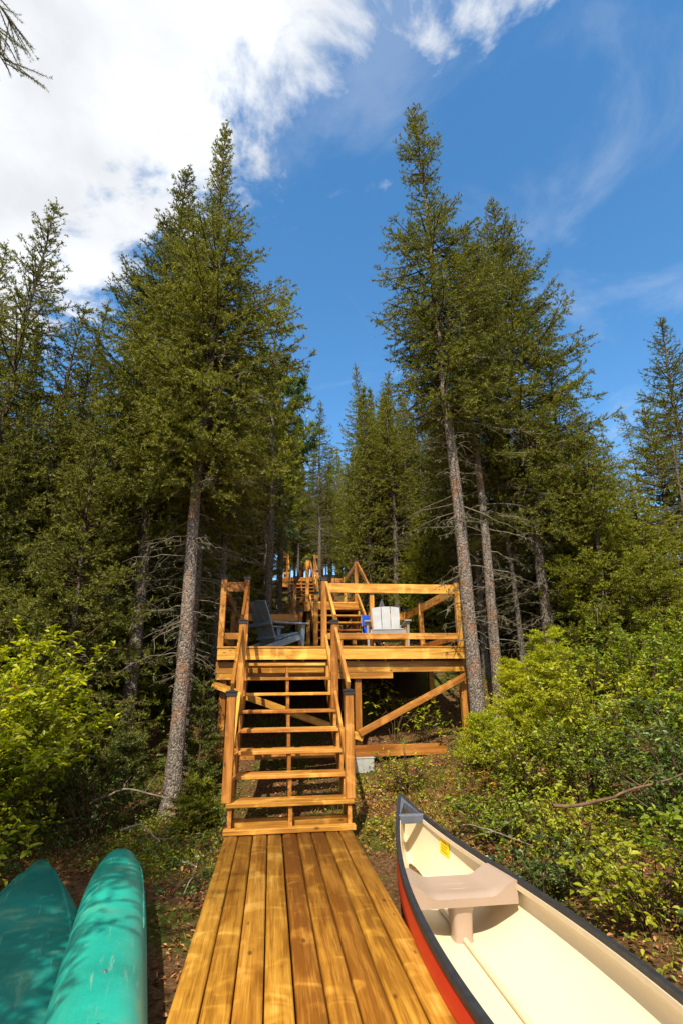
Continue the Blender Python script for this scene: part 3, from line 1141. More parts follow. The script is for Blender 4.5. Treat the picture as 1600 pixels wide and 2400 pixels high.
def canoe_seat(y0, y1):
    """moulded bench: rises to the hull at both sides, rounded front lip"""
    nx_, ny_ = 24, 12
    V, F = [], []

    def top(u, v):
        y = y0 + (y1 - y0) * v
        b = H1.par(y)[0] - 0.016
        x = u * b
        edge_ = sstep(0.50, 0.97, abs(u))
        z = 0.292 + 0.062 * float(edge_)
        z -= 0.012 * (1 - abs(u)) * math.sin(v * math.pi)
        z -= 0.020 * float(sstep(0.14, 0.0, v)) * (1 - float(edge_)) + 0.0
        return x, y, z
    for jv in range(ny_ + 1):
        for iu in range(nx_ + 1):
            V.append(top(-1 + 2 * iu / nx_, jv / ny_))
    m = nx_ + 1
    for jv in range(ny_):
        for iu in range(nx_):
            a = jv * m + iu
            F.append((a, a + 1, a + m + 1, a + m))
    # lips and underside, with their own vertices so that the edges stay crisp
    def skirt(row, flipq):
        b0 = len(V)
        for iu in range(nx_ + 1):
            x, y, z = V[row * m + iu]
            V.append((x, y, z))
        for iu in range(nx_ + 1):
            x, y, z = V[row * m + iu]
            V.append((x, y + (0.012 if row == 0 else -0.012), 0.222))
        for iu in range(nx_):
            q = (b0 + iu, b0 + iu + 1, b0 + m + iu + 1, b0 + m + iu)
            F.append(q if flipq else q[::-1])
    skirt(0, False)
    skirt(ny_, True)
    b0 = len(V)
    for row in (0, ny_):
        for iu in range(nx_ + 1):
            x, y, z = V[row * m + iu]
            V.append((x, y + (0.012 if row == 0 else -0.012), 0.222))
    for iu in range(nx_):
        F.append((b0 + iu, b0 + m + iu, b0 + m + iu + 1, b0 + iu + 1))
    return mesh_py('seat', V, F, 'tan', True)


SEY0, SEY1 = 1.0, 1.36
seat = link('seat', canoe_seat(SEY0, SEY1), rc)
V_, F_ = [], []
for zz, wx, wy in ((0.012, 0.066, 0.072), (0.04, 0.060, 0.066), (0.16, 0.068, 0.08), (0.275, 0.095, 0.11)):
    for k in range(16):
        an = k * math.pi / 8
        cx_, sy_ = math.cos(an), math.sin(an)
        V_.append((math.copysign(abs(cx_) ** 0.5, cx_) * wx - 0.0, SEY0 + 0.13 + math.copysign(abs(sy_) ** 0.5, sy_) * wy, zz))
for k in range(3):
    for q_ in range(16):
        F_.append((k * 16 + q_, k * 16 + (q_ + 1) % 16, k * 16 + 16 + (q_ + 1) % 16, k * 16 + 16 + q_))
link('pedestal', mesh_py('pedestal', V_, F_, 'tan', True), seat)
for k in range(2):
    yy = SEY0 + 0.14 + k * 0.09
    rot_beam('seat_groove', seat, (-0.13, yy, 0.2805 + (0.001 if k else 0)), (0.14, yy + 0.01, 0.2805 + (0.001 if k else 0)), 0.007, 0.006, 'tan')
V_, F_ = tube_arr([(0, y, 0.026 + H1.par(y)[2]) for y in np.linspace(-2.2, 2.2, 24)], [0.017] * 24, 8)
link('keel_tube', mesh_np('keel_tube', V_, F_, 'tube', True), rc)
for s in (-1, 1):
    b0, z0_, _, _ = H1.par(SEY0 + 0.05)
    b1, z1_, _, _ = H1.par(SEY1 - 0.02)
    br = rot_beam('seat_bracket', rc, (s * (b0 - 0.034), SEY0 + 0.05, z0_ - 0.015), (s * (b1 - 0.034), SEY1 - 0.02, z1_ - 0.015), 0.008, 0.034, 'metal', c=0.002)
    for q_ in (-0.12, 0.12):
        V_, F_ = tube_arr([(q_, s * 0.004, 0), (q_, -s * 0.010, 0)], [0.008, 0.005], 8)
        link('bolt', mesh_np('bolt', V_, F_, 'metal', True), br)
# yellow sticker on the lining, right side near the bow
sv = []
for (yy, ph) in ((2.06, 0.92), (1.93, 0.92), (1.93, 0.73), (2.06, 0.73)):
    p = H1.pt(yy, ph, 0.013)
    sv.append(p)
stk = link('sticker', mesh_py('sticker', sv, [(0, 1, 2, 3)], 'sticker'), rc)
P_ = [Vector(p) for p in sv]
for k in range(4):
    f0 = 0.18 + 0.19 * k
    a_, b_ = P_[0].lerp(P_[3], f0), P_[1].lerp(P_[2], f0)
    c_, d_ = a_.lerp(b_, 0.15) + Vector((-0.003, 0, 0.001)), a_.lerp(b_, 0.85 if k % 2 else 0.7) + Vector((-0.003, 0, 0.001))
    dn = (P_[3] - P_[0]).normalized() * 0.006
    link('print_line', mesh_py('print_line', [c_, d_, d_ + dn, c_ + dn], [(0, 1, 2, 3)], 'ink'), stk)


def upturned(name, x, y, heading, H2, mat, label, zoff, roll=0.0, pitchx=0.0, strips=(), rivets=()):
    """hull lying bottom up; heading turns the bow to the left"""
    c = empty(name, (x, y, zoff))
    c.rotation_euler = (pitchx, roll, heading)
    tag(c, label, 'canoe')
    top = H2.D + H2.rise

    def flip(me):
        for v in me.vertices:
            v.co = (-v.co.x, v.co.y, top - v.co.z)
        return me
    link('hull', flip(H2.shell('hull', mat)), c)
    link('lining', flip(H2.shell('lining', mat, 0.012, True)), c)
    for s in (-1, 1):
        link('gunwale', flip(H2.strip('gunwale', 'gunwale', s, 0.036, 0.030, 0.0)), c)
    for phi, ya, yb, r in strips:
        pts = []
        for yy in np.linspace(ya, yb, 30):
            p = H2.pt(yy, phi)
            pts.append((-p[0], p[1], top - p[2] + 0.001))
        V_, F_ = tube_arr(pts, [r * 0.3] + [r] * 28 + [r * 0.3], 8)
        link('strake', mesh_np('strake', V_, F_, mat, True), c)
    for yy in rivets:
        p = H2.pt(yy, 0.0)
        zt = top - p[2]
        V_, F_ = tube_arr([(0.0, yy, zt - 0.004), (0.0, yy, zt + 0.005), (0, yy, zt + 0.007)], [0.009, 0.008, 0.002], 10)
        link('rivet', mesh_np('rivet', V_, F_, 'plate', True), c)
    return c


HT1 = Hull(4.4, 0.20, 0.34, 0.07, 0.40, n_mid=3.0, n_end=2.6, pw=7.5, rocker=0.07)
HT2 = Hull(4.2, 0.41, 0.22, 0.05, 0.40, n_mid=3.4, n_end=2.6, pw=1.45, rocker=0.03)
upturned('canoe', -0.735, 2.98, R(12.5), HT1, 'teal', 'sunlit turquoise canoe lying bottom up next to the boardwalk', -0.215, roll=R(5),
         strips=((-0.52, 0.4, 1.9, 0.006), (-0.80, -1.8, 1.5, 0.005)), rivets=(-0.62, -0.24))
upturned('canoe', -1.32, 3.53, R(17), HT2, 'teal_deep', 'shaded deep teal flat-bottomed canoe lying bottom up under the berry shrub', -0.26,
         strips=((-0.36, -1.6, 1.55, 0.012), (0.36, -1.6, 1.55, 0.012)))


# ------------------------------------------------------------------ vegetation
def unit(v):
    return v / (np.linalg.norm(v, axis=-1, keepdims=True) + 1e-9)


def brush_needles(O, A, ulen, nlen, nwid, nn, rng):
    """needle-like slivers standing off short twig units -> V, F"""
    n = len(O)
    O = np.repeat(O, nn, 0)
    A = np.repeat(A, nn, 0)
    r = unit(rng.normal(size=A.shape))
    rad = unit(np.cross(A, r))
    nd = unit(A * rng.uniform(0.35, 1.1, (len(A), 1)) + rad)
    base = O + A * (rng.uniform(0, 1, (len(A), 1)) * ulen)
    side = unit(np.cross(nd, unit(rng.normal(size=A.shape)))) * (nwid * rng.uniform(0.6, 1.2, (len(A), 1)) / 2)
    tip = base + nd * (nlen * rng.uniform(0.6, 1.25, (len(A), 1)))
    V = np.stack([base - side, base + side, tip], 1).reshape(-1, 3)
    F = np.arange(len(V)).reshape(-1, 3)
    return V, F


def spruce_meshes(seed, H, r0, prof, unit_len=0.085, needle=0.048, nwid=0.0175, nn=12, whorl=0.17, nbr=8, e_low=-18, e_top=42,
                  dens=1.0, lean=(0, 0), mat='needle', barkm='bark', dead_from=0.12, n_dead=60, gap=0.12, lich=True, sides=10, wob=0.04, extra=()):
    """prof: [(z, radius)...] of the live crown. Returns meshes (trunk, crown, boughs, dead twigs, lichen)"""
    rng = np.random.default_rng(seed)
    pz = np.array([p[0] for p in prof])
    pr = np.array([p[1] for p in prof])
    cb = pz[0]

    ph0, ph1 = rng.uniform(0, 6.28, 2)

    def axis(z):
        u = np.clip(z / H, 0, 1)
        return np.array([lean[0] * u ** 1.5 + wob * math.sin(z * 0.9 + ph0) * u * 2, lean[1] * u ** 1.5 + wob * math.cos(z * 0.8 + ph1) * u * 2, z])

    def trad(z):
        return max(0.008, r0 * (1 - z / H) ** 0.8 * (1 + 0.55 * math.exp(-z / 0.20)))
    zs = np.concatenate([np.linspace(-0.25, 1.2, 12), np.linspace(1.35, H, 44)])
    V, F = tube_arr([axis(max(z, 0)) if z >= 0 else np.array([0, 0, z]) for z in zs], [trad(max(z, 0)) for z in zs], sides, 0.07, rng)
    trunk = mesh_np('trunk', V, F, barkm, True)
    boughs = Bag()
    O, A = [], []
    jobs = []
    z = cb
    while z < H - 0.10:
        Rz = float(np.interp(z, pz, pr))
        t = (z - cb) / (H - cb)
        n = nbr if Rz > 0.5 else max(4, nbr - 1)
        a0 = rng.uniform(0, 6.28)
        for k in range(n):
            if rng.random() < gap:
                continue
            L = Rz * rng.uniform(0.62, 1.18)
            if L >= 0.05:
                jobs.append((z + rng.uniform(-0.5, 0.5) * whorl, a0 + 6.283 * k / n + rng.normal() * 0.35, L, R(e_low + (e_top - e_low) * t ** 1.4 + rng.normal() * 8)))
        z += whorl * rng.uniform(0.75, 1.25)
    jobs += [(a_, b_, c_, R(d_)) for a_, b_, c_, d_ in extra]
    if True:
        for zz, az, L, el in jobs:
            aa = math.tan(el) - 0.10
            cc = 0.20 + 0.12 * rng.random()
            s = np.linspace(0, 1, 7)
            h = np.array([math.cos(az), math.sin(az), 0])
            bend = rng.normal() * 0.12
            sdv = np.array([-h[1], h[0], 0])
            p0 = axis(zz)
            pts = p0 + np.outer(s * L, h) + np.outer(bend * L * s ** 2, sdv) + np.outer(L * (aa * s + cc * s ** 2 - 0.0 * s), [0, 0, 1])
            boughs.tube(pts, np.linspace(0.010 + 0.010 * L, 0.003, 7), 3)
            # units along the bough and on side shoots
            ds = unit_len * 0.8
            m = max(2, int(L * 0.8 / ds * dens))
            ss = rng.uniform(0.22, 1.0, m) if L > 0.4 else rng.uniform(0.0, 1.0, m)
            pos = np.stack([np.interp(ss, s, pts[:, q]) for q in range(3)], 1)
            tg = unit(np.gradient(pts, axis=0))
            tan = np.stack([np.interp(ss, s, tg[:, q]) for q in range(3)], 1)
            O.append(pos)
            A.append(unit(tan + rng.normal(size=tan.shape) * 0.15))
            nsd = max(2, int(L / 0.075 * dens))
            s2 = rng.uniform(0.16 if L > 0.5 else 0.02, 0.98, nsd)
            for sv_, sg in zip(s2, rng.choice([-1, 1], nsd)):
                l2 = (0.07 + 0.36 * L * (1 - sv_) ** 0.8) * rng.uniform(0.5, 1.2)
                b0 = np.array([np.interp(sv_, s, pts[:, q]) for q in range(3)])
                td = np.array([np.interp(sv_, s, tg[:, q]) for q in range(3)])
                d2 = unit(td * 0.75 + sdv * sg * rng.uniform(0.5, 1.1) + np.array([0, 0, rng.normal() * 0.42 - 0.06]))
                k2 = max(1, int(l2 / ds * dens))
                q2 = (np.arange(k2) + rng.random()) / k2 * l2
                pp = b0 + np.outer(q2, d2) + np.outer(-0.25 * q2 ** 2 / max(l2, .05) + 0.0 * q2, [0, 0, 1])
                O.append(pp)
                A.append(unit(d2 + rng.normal(size=(k2, 3)) * 0.3))
    # leader
    zl = np.linspace(H - 0.6, H + 0.05, int(16 * dens) + 4)
    O.append(np.array([axis(q) for q in zl]))
    A.append(unit(np.array([[0, 0, 1.0]] * len(zl)) + rng.normal(size=(len(zl), 3)) * 0.4))
    O = np.concatenate(O)
    A = np.concatenate(A)
    crown = mesh_np('crown', *brush_needles(O, A, unit_len, needle, nwid, nn, rng), mat)
    bm_ = boughs.mesh('boughs', 'twig')
    dead = Bag()
    LO, LA = [], []
    for _ in range(n_dead):
        zz = rng.uniform(dead_from * H, cb + 0.35 * (H - cb))
        az = rng.uniform(0, 6.283)
        L = rng.uniform(0.12, 1.0) * (0.55 + 0.75 * (zz / cb if zz < cb else 1))
        h = np.array([math.cos(az), math.sin(az), 0])
        s = np.linspace(0, 1, 6)
        pts = axis(zz) + np.outer(s * L, h) + np.outer(L * (rng.uniform(-0.35, 0.15) * s - 0.2 * s ** 2), [0, 0, 1]) + rng.normal(size=(6, 3)) * 0.018 * L
        pts[0] = axis(zz)
        dead.tube(pts, np.linspace(0.004 + 0.006 * L, 0.0018, 6), 3)
        for _k in range(int(L * 9)):
            sv_ = rng.uniform(0.25, 1)
            b0 = np.array([np.interp(sv_, s, pts[:, q]) for q in range(3)])
            d2 = unit(h * 0.6 + rng.normal(size=3) * 0.6 + np.array([0, 0, -0.25]))
            l2 = rng.uniform(0.06, 0.30) * L
            mid = b0 + d2 * l2 * 0.5 + rng.normal(size=3) * 0.01
            dead.tube([b0, mid, b0 + d2 * l2 + np.array([0, 0, -0.15 * l2])], [0.003, 0.0022, 0.001], 3)
            if lich and rng.random() < 0.55:
                LO.append(b0 + d2 * l2 * rng.random())
                LA.append(unit(np.array([0, 0, -1.0]) + rng.normal(size=3) * 0.4))
    dm = dead.mesh('dead_twigs', 'dead') if dead.V else None
    lm = None
    if LO:
        lm = mesh_np('lichen', *brush_needles(np.array(LO), np.array(LA), 0.07, 0.05, 0.014, 5, rng), 'lichen')
    return dict(trunk=trunk, crown=crown, boughs=bm_, dead_twigs=dm, lichen=lm, H=H)


def plant_tree(name, ms, x, y, label, cat='tree', group=None, scale=1.0, rz=0.0, sx=1.0, z=None):
    t = empty(name, (x, y, (gz(x, y) if z is None else z)), rz)
    t.scale = (scale * sx, scale * sx, scale)
    tag(t, label, cat, group)
    for part in ('trunk', 'crown', 'boughs', 'dead_twigs', 'lichen'):
        me = ms.get(part)
        if me is None:
            continue
        p = link(part, me, t)
        if part in ('crown', 'dead_twigs', 'lichen', 'boughs'):
            p['kind'] = 'stuff'
    return t


def club(H, cb, rmax, narrow=1.0):
    """black spruce: wide skirt, slim spire"""
    a = H - cb
    return [(cb, rmax * 0.75), (cb + a * 0.12, rmax), (cb + a * 0.32, rmax * 0.95), (cb + a * 0.52, rmax * 0.78), (cb + a * 0.66, rmax * 0.44 * narrow),
            (cb + a * 0.78, rmax * 0.26 * narrow), (cb + a * 0.90, rmax * 0.15 * narrow), (H, 0.03)]


# the four trees that frame the deck
zL = gz(-1.21, 7.6)
mL1 = spruce_meshes(11, 12.35 - zL, 0.112, [(4.6, 1.0), (5.0, 1.45), (6.2, 1.5), (7.4, 1.35), (8.5, 1.10), (9.2, 0.62), (9.8, 0.40), (10.5, 0.24), (11.5, 0.17), (12.1, 0.10), (12.4, 0.02)],
                    dens=1.15, n_dead=75, nbr=9, whorl=0.17, gap=0.10)
plant_tree('spruce_tree', mL1, -1.21, 7.6, 'tall slim-topped spruce with a pale scaly trunk left of the deck')
mL2 = spruce_meshes(12, 12.2, 0.12, [(3.8, 1.1), (4.6, 1.5), (6.5, 1.5), (8.2, 1.2), (9.4, 0.75), (10.4, 0.42), (11.4, 0.24), (12.2, 0.04)],
                    dens=1.15, n_dead=70, nbr=9, whorl=0.17, barkm='bark_dark')
plant_tree('spruce_tree', mL2, -2.15, 8.75, 'broad double-spired spruce behind the slim-topped one left of the deck')
zR = gz(3.0, 7.72)
mR1 = spruce_meshes(13, 13.45 - zR, 0.117, [(5.4, 0.9), (6.2, 1.05), (7.4, 1.15), (8.6, 1.10), (9.3, 0.95), (9.9, 0.55), (10.4, 0.30), (10.8, 0.34), (11.3, 0.47), (11.9, 0.42), (12.4, 0.28), (12.8, 0.15), (13.1, 0.03)],
                    dens=1.15, n_dead=120, nbr=8, whorl=0.17, gap=0.22, lean=(-0.22, 0), wob=0.03)
plant_tree('spruce_tree', mR1, 3.0, 7.72, 'tallest club-topped spruce with a pale scaly trunk at the deck corner')
mR2 = spruce_meshes(14, 10.4, 0.100, [(5.0, 0.8), (5.8, 1.1), (7.0, 1.1), (8.2, 0.95), (9.2, 0.60), (10.4, 0.04)], dens=1.15, n_dead=90, nbr=8, whorl=0.17, gap=0.15, lean=(0.25, 0))
plant_tree('spruce_tree', mR2, 3.72, 8.6, 'slender spruce with a pale thin trunk just behind the club-topped one')
mR3 = spruce_meshes(15, 12.0, 0.12, [(3.2, 1.3), (4.4, 1.7), (6.2, 1.65), (8.0, 1.35), (9.4, 0.95), (10.4, 0.55), (11.3, 0.25), (12.0, 0.03)], dens=1.15, n_dead=80, nbr=9, whorl=0.18, barkm='bark_dark')
plant_tree('spruce_tree', mR3, 5.15, 9.3, 'broad dense spruce to the right of the club-topped tree')

# reusable forest trees
LO = dict(nbr=8, whorl=0.21, unit_len=0.10, needle=0.055, nwid=0.019, nn=11)
FA = dict(nbr=8, whorl=0.26, unit_len=0.15, needle=0.10, nwid=0.042, nn=8, lich=False)
mA = spruce_meshes(21, 10.0, 0.10, club(10.0, 1.6, 1.35), dens=0.95, n_dead=60, barkm='bark_dark', **LO)
mB = spruce_meshes(22, 10.0, 0.11, club(10.0, 1.8, 1.35, 1.45), dens=0.95, n_dead=50, barkm='bark_dark', mat='needle', **LO)
mC = spruce_meshes(23, 10.0, 0.09, club(10.0, 4.2, 0.95, 1.2), dens=0.95, n_dead=130, barkm='bark_dark', **LO)
mY = spruce_meshes(24, 5.0, 0.06, [(0.4, 1.15), (1.0, 1.3), (2.4, 1.0), (3.8, 0.55), (5.0, 0.04)], dens=1.1, n_dead=14, nbr=9, whorl=0.17, mat='needle_lime', barkm='bark_dark')
mF1 = spruce_meshes(25, 12.0, 0.11, club(12.0, 2.0, 1.35), dens=0.62, n_dead=40, barkm='bark_dark', **FA)
mF2 = spruce_meshes(26, 12.0, 0.11, club(12.0, 4.0, 1.15), dens=0.62, n_dead=70, barkm='bark_dark', mat='needle_dark', **FA)
mD = spruce_meshes(27, 9.0, 0.07, [(7.6, 0.35), (8.2, 0.35), (9.0, 0.04)], dens=0.8, n_dead=190, barkm='bark_dark', dead_from=0.06, **LO)

mYd = dict(mY)
mYd['crown'] = mY['crown'].copy()
mYd['crown'].materials[0] = M['needle']

mL = dict(mF1)
mL['crown'] = mF1['crown'].copy()
mL['crown'].materials[0] = M['needle_lime']
mL['trunk'] = mF1['trunk'].copy()
mL['trunk'].materials[0] = M['bark']

named = [
    # mesh, x, y, top z, label
    (mB, -4.9, 8.9, 11.2, 'dark pointed spruce standing highest at the far left'),
    (mB, -6.0, 9.6, 10.6, 'dark spruce half behind the highest one at far left'),
    (mA, -4.1, 9.3, 8.8, 'shorter olive spruce right of the dark pointed one'),
    (mA, -4.3, 10.8, 10.2, 'olive spruce with a narrow tip behind the berry shrub'),
    (mC, -1.30, 8.75, 9.2, 'thin spruce whose trunk stands close behind the slim-topped tree'),
    (mC, -1.0, 9.7, 9.0, 'slim shaded spruce between the deck and the pale trunk'),
    (mA, -3.1, 9.9, 9.4, 'wide olive spruce behind the double-spired one'),
    (mC, 2.95, 17.0, 13.2, 'pointed dark spruce seen above the middle landing'),
    (mC, 3.2, 13.2, 10.4, 'ragged spruce behind the white chair'),
    (mC, 1.85, 21.0, 13.9, 'slim spruce with a bare dark trunk beside the upper landing'),
    (mA, 6.5, 10.0, 9.6, 'spreading olive spruce right of the dense one'),
    (mA, 7.6, 11.0, 8.6, 'lower olive spruce at the right end of the clump'),
    (mD, 16.4, 20.0, 13.7, 'thin nearly bare spruce standing against the sky'),
    (mB, 9.7, 10.0, 10.3, 'dark green spruce at the right edge of the clearing'),
    (mY, 8.9, 10.2, 7.8, 'bright green spruce in front of the dark one at right'),
    (mY, 6.0, 8.7, 6.0, 'bright olive young spruce above the right shrubs'),
    (mY, 7.2, 8.9, 5.2, 'second bright young spruce above the right shrubs'),
    (mD, 7.9, 8.5, 7.0, 'dead leaning spruce with lichen on its twigs at right'),
    (mYd, -2.9, 8.1, 5.2, 'feathery young spruce behind the berry shrub'),
    (mYd, -4.4, 8.3, 5.6, 'taller young spruce left of the feathery one'),
    (mC, 4.3, 10.4, 8.8, 'thin lichen-hung spruce right of the deck'),
    (mD, 4.6, 9.4, 7.2, 'bare dead spruce pole right of the deck corner'),
    (mD, 5.4, 10.9, 8.0, 'bare dead spruce pole deeper in the right clump'),
    (mC, -0.2, 13.0, 10.0, 'shaded spruce behind the slate blue chair'),
    (mA, 3.0, 20.5, 10.5, 'yellowish spruce behind the pointed dark one'),
]
rg = random.Random(5)
for k, (ms, x, y, top, lab) in enumerate(named):
    z0 = gz(x, y)
    sc = (top - z0) / ms['H']
    plant_tree('spruce_tree', ms, x, y, lab, scale=sc, rz=rg.uniform(0, 6.28), sx=min(1.25, max(0.85, 1.0 / sc)))
# young spruces closing the view between the trunks
for k, (x, y, top) in enumerate(((4.6, 11.6, 5.6), (5.6, 12.2, 6.2), (6.8, 12.6, 6.4), (3.9, 12.6, 6.0), (4.9, 13.6, 6.8), (6.2, 14.2, 7.0), (7.6, 13.8, 6.6), (3.6, 14.6, 7.0),
                                 (5.4, 15.6, 7.6), (-1.9, 10.6, 5.4), (-2.8, 11.4, 5.8), (-1.3, 12.4, 6.2), (-3.9, 12.0, 6.0), (-2.2, 13.6, 6.8), (-0.8, 14.4, 6.6), (8.6, 12.0, 5.8))):
    w_ = 'right of the deck' if x > 0 else 'left of the deck'
    plant_tree('young_spruce', (mYd, mY)[k % 2], x, y, ('olive' if k % 2 == 0 else 'lime green') + ' bushy young spruce filling the gaps between the trunks ' + w_, group='young spruces ' + w_,
               scale=(top - gz(x, y)) / 5.0, rz=rg.uniform(0, 6.28), sx=1.15)
# forest behind
spots = []
tries = 0
while len(spots) < 100 and tries < 4000:
    tries += 1
    y = rg.uniform(11.0, 38)
    x = rg.uniform(-0.62 * y - 1, 0.95 * y + 1)
    if -0.3 < x - 0.0 < 2.6 and y < 26:
        continue
    # keep the open slot of sky above the stairs
    if -0.03 < x / y < 0.16:
        continue
    if any((x - a) ** 2 + (y - b) ** 2 < (0.9 + y * 0.025) ** 2 for a, b in spots):
        continue
    if any((x - n_[1]) ** 2 + (y - n_[2]) ** 2 < 0.9 for n_ in named):
        continue
    spots.append((x, y))
for q_ in range(46):
    y = rg.uniform(25.5, 42)
    spots.append((y * rg.uniform(0.015, 0.17), y))
for q_ in range(46):
    y = rg.uniform(13.5, 34)
    spots.append((y * rg.uniform(0.175, 0.42), y))
for q_ in range(24):
    y = rg.uniform(13, 30)
    spots.append((-y * rg.uniform(0.03, 0.35), y))
for k, (x, y) in enumerate(spots):
    ms = (mF1, mF2, mC, mA, mD)[k % 5] if y < 18 else (mF1, mF2)[k % 2]
    H_ = rg.uniform(7.5, 9.5) if y < 18 else rg.uniform(8, 10.5)
    if x > 2 and y < 20:
        H_ = min(H_, 7.5)
    if 0.0 < x / y < 0.17 and y > 25:
        H_ = rg.uniform(5.5, 8.5)
        ms = (mL, mL, mF2)[k % 3]
    elif 0.17 < x / y < 0.3 and k % 2:
        ms = mL
    if x / y > 0.62:
        H_ = min(H_, 5.5)
    kind_ = {id(mL): 'sunlit yellow-green spruce', id(mF1): 'full olive spruce', id(mF2): 'dark high-crowned spruce', id(mC): 'thin lichen-hung spruce', id(mA): 'low-skirted olive spruce', id(mD): 'bare dead spruce pole'}[id(ms)]
    if y > 25 and 0 < x / y < 0.17:
        zone = 'far uphill above the upper landing'
    elif x < 0.5:
        zone = 'behind the slate blue chair' if x > -0.25 * y else 'behind the berry shrub'
    elif x < 0.45 * y:
        zone = 'behind the white chair'
    else:
        zone = 'beyond the shrubs right of the canoe'
    zone += ', deep in the wood' if y > 20 else ', near the wood edge'
    plant_tree('spruce_tree', ms, x, y, kind_ + ' ' + zone, group=kind_ + ' ' + zone.replace(',', ''), scale=H_ / ms['H'], rz=rg.uniform(0, 6.28))


# leaves
def leaf_arr(P, D, Nn, ln, wd, fold=0.25, rng=None):
    """pointed oval leaves: base P, axis D, normal Nn (arrays), -> V, F (tris)"""
    n = len(P)
    D = unit(D)
    Sd = unit(np.cross(D, Nn))
    Nn = np.cross(Sd, D)
    ln = np.broadcast_to(np.asarray(ln, float), (n,))[:, None]
    wd = np.broadcast_to(np.asarray(wd, float), (n,))[:, None]
    base = P
    tip = P + D * ln - Nn * ln * 0.12
    m1 = P + D * ln * 0.38
    m2 = P + D * ln * 0.72 - Nn * ln * 0.03
    up_ = Nn * wd * fold
    l1 = m1 - Sd * wd * 0.5 + up_
    r1 = m1 + Sd * wd * 0.5 + up_
    l2 = m2 - Sd * wd * 0.36 + up_ * 0.7
    r2 = m2 + Sd * wd * 0.36 + up_ * 0.7
    V = np.stack([base, l1, l2, tip, r2, r1], 1).reshape(-1, 3)
    o = (np.arange(n) * 6)[:, None]
    F = np.concatenate([o + np.array([[0, 3, 2]]), o + np.array([[0, 2, 1]]), o + np.array([[0, 5, 4]]), o + np.array([[0, 4, 3]])])
    return V, F


LEAF1 = {}


def one_leaf(mat):
    if mat not in LEAF1:
        V, F = leaf_arr(np.zeros((1, 3)), np.array([[1.0, 0, 0]]), np.array([[0, 0, 1.0]]), 1.0, 0.5)
        LEAF1[mat] = mesh_np('leaf', V, F, mat)
    return LEAF1[mat]


def shrub(name, x, y, label, h, spread, nst, leaf, mat, seed, nleaf=1500, wr=0.5, singles=0, group=None, berries=0, tilt=0.45, z=None, low=0.15, cat='shrub', whorl=False):
    rng = np.random.default_rng(seed)
    z0 = gz(x, y) if z is None else z
    root = empty(name, (x, y, z0))
    tag(root, label, cat, group)
    st_ = Bag()
    ends = []
    for k in range(nst):
        az = rng.uniform(0, 6.283)
        rr = spread * math.sqrt(rng.uniform(0.02, 1))
        hh = h * (1 - 0.45 * (rr / spread) ** 2) * rng.uniform(0.65, 1.05)
        b0 = np.array([math.cos(az), math.sin(az), 0]) * rr * 0.15
        tp = np.array([math.cos(az) * rr, math.sin(az) * rr, hh])
        s = np.linspace(0, 1, 7)
        cx_ = b0 * 0.4 + tp * 0.35 + np.array([0, 0, hh * 0.35])
        pts = np.outer((1 - s) ** 2, b0) + np.outer(2 * s * (1 - s), cx_) + np.outer(s ** 2, tp) + rng.normal(size=(7, 3)) * 0.012
        pts[0, 2] = -0.05
        st_.tube(pts, np.linspace(0.004 + 0.005 * h, 0.002, 7), 4)
        nside = rng.integers(6, 11)
        for _ in range(nside):
            sv_ = rng.uniform(low, 1.0)
            p = np.array([np.interp(sv_, s, pts[:, q_]) for q_ in range(3)])
            d = unit(np.array([math.cos(az), math.sin(az), 0]) * 0.4 + rng.normal(size=3) * 0.8 + np.array([0, 0, 0.35]))
            l2 = rng.uniform(0.12, 0.34) * (0.5 + 0.5 * h)
            e = p + d * l2
            mid = p + d * l2 * 0.5 + np.array([0, 0, 0.02])
            st_.tube([p, mid, e], [0.004, 0.003, 0.0015], 3)
            ends.append((p, mid, e, d))
        ends.append((pts[5], (pts[5] + pts[6]) / 2, pts[6], unit(pts[6] - pts[5])))
    link('stems', st_.mesh('stems', 'twig'), root)['kind'] = 'stuff'
    ne = len(ends)
    pick = rng.integers(0, ne, nleaf)
    u = rng.uniform(0.15, 1.0, nleaf) ** 0.7
    if whorl:
        u = 0.82 + 0.18 * u
    P0 = np.array([e[0] for e in ends])[pick]
    P2 = np.array([e[2] for e in ends])[pick]
    Dd = np.array([e[3] for e in ends])[pick]
    P = P0 + (P2 - P0) * u[:, None] + rng.normal(size=(nleaf, 3)) * 0.008
    Dl = unit(rng.normal(size=(nleaf, 3)) * np.array([1, 1, 0.35]) + Dd * 0.55 + np.array([0, 0, 0.05]))
    Nn = unit(np.array([0, 0, 1.0]) + rng.normal(size=(nleaf, 3)) * tilt + np.array([sunv.x, sunv.y, 0]) * 0.35)
    ln = leaf * rng.uniform(0.35, 1.25, nleaf)
    order = np.argsort(-(P @ np.array([-0.1, -0.8, 0.45])))
    sing, rest = order[:singles * 3:3] if singles else order[:0], None
    mask = np.ones(nleaf, bool)
    mask[sing] = False
    V, F = leaf_arr(P[mask], Dl[mask], Nn[mask], ln[mask], ln[mask] * wr)
    link('foliage', mesh_np('foliage', V, F, mat), root)['kind'] = 'stuff'
    lm = one_leaf(mat) if singles else None
    for i_ in sing:
        xx = Vector(Dl[i_])
        nn_ = Vector(Nn[i_])
        yy = nn_.cross(xx).normalized()
        zz = xx.cross(yy)
        o = link('leaf', lm, root)
        o.matrix_local = Matrix.Translation(P[i_]) @ Matrix((xx, yy, zz)).transposed().to_4x4() @ Matrix.Diagonal((ln[i_], ln[i_] * wr * 2, ln[i_], 1))
    if berries:
        bp = order[: max(berries * 12, 1)]
        for i_ in rng.choice(bp, berries, replace=False):
            o = link('berry', BERRY, root)
            o.location = P[i_] + Dl[i_] * 0.02 + np.array([0, -0.015, -0.004])
    return root


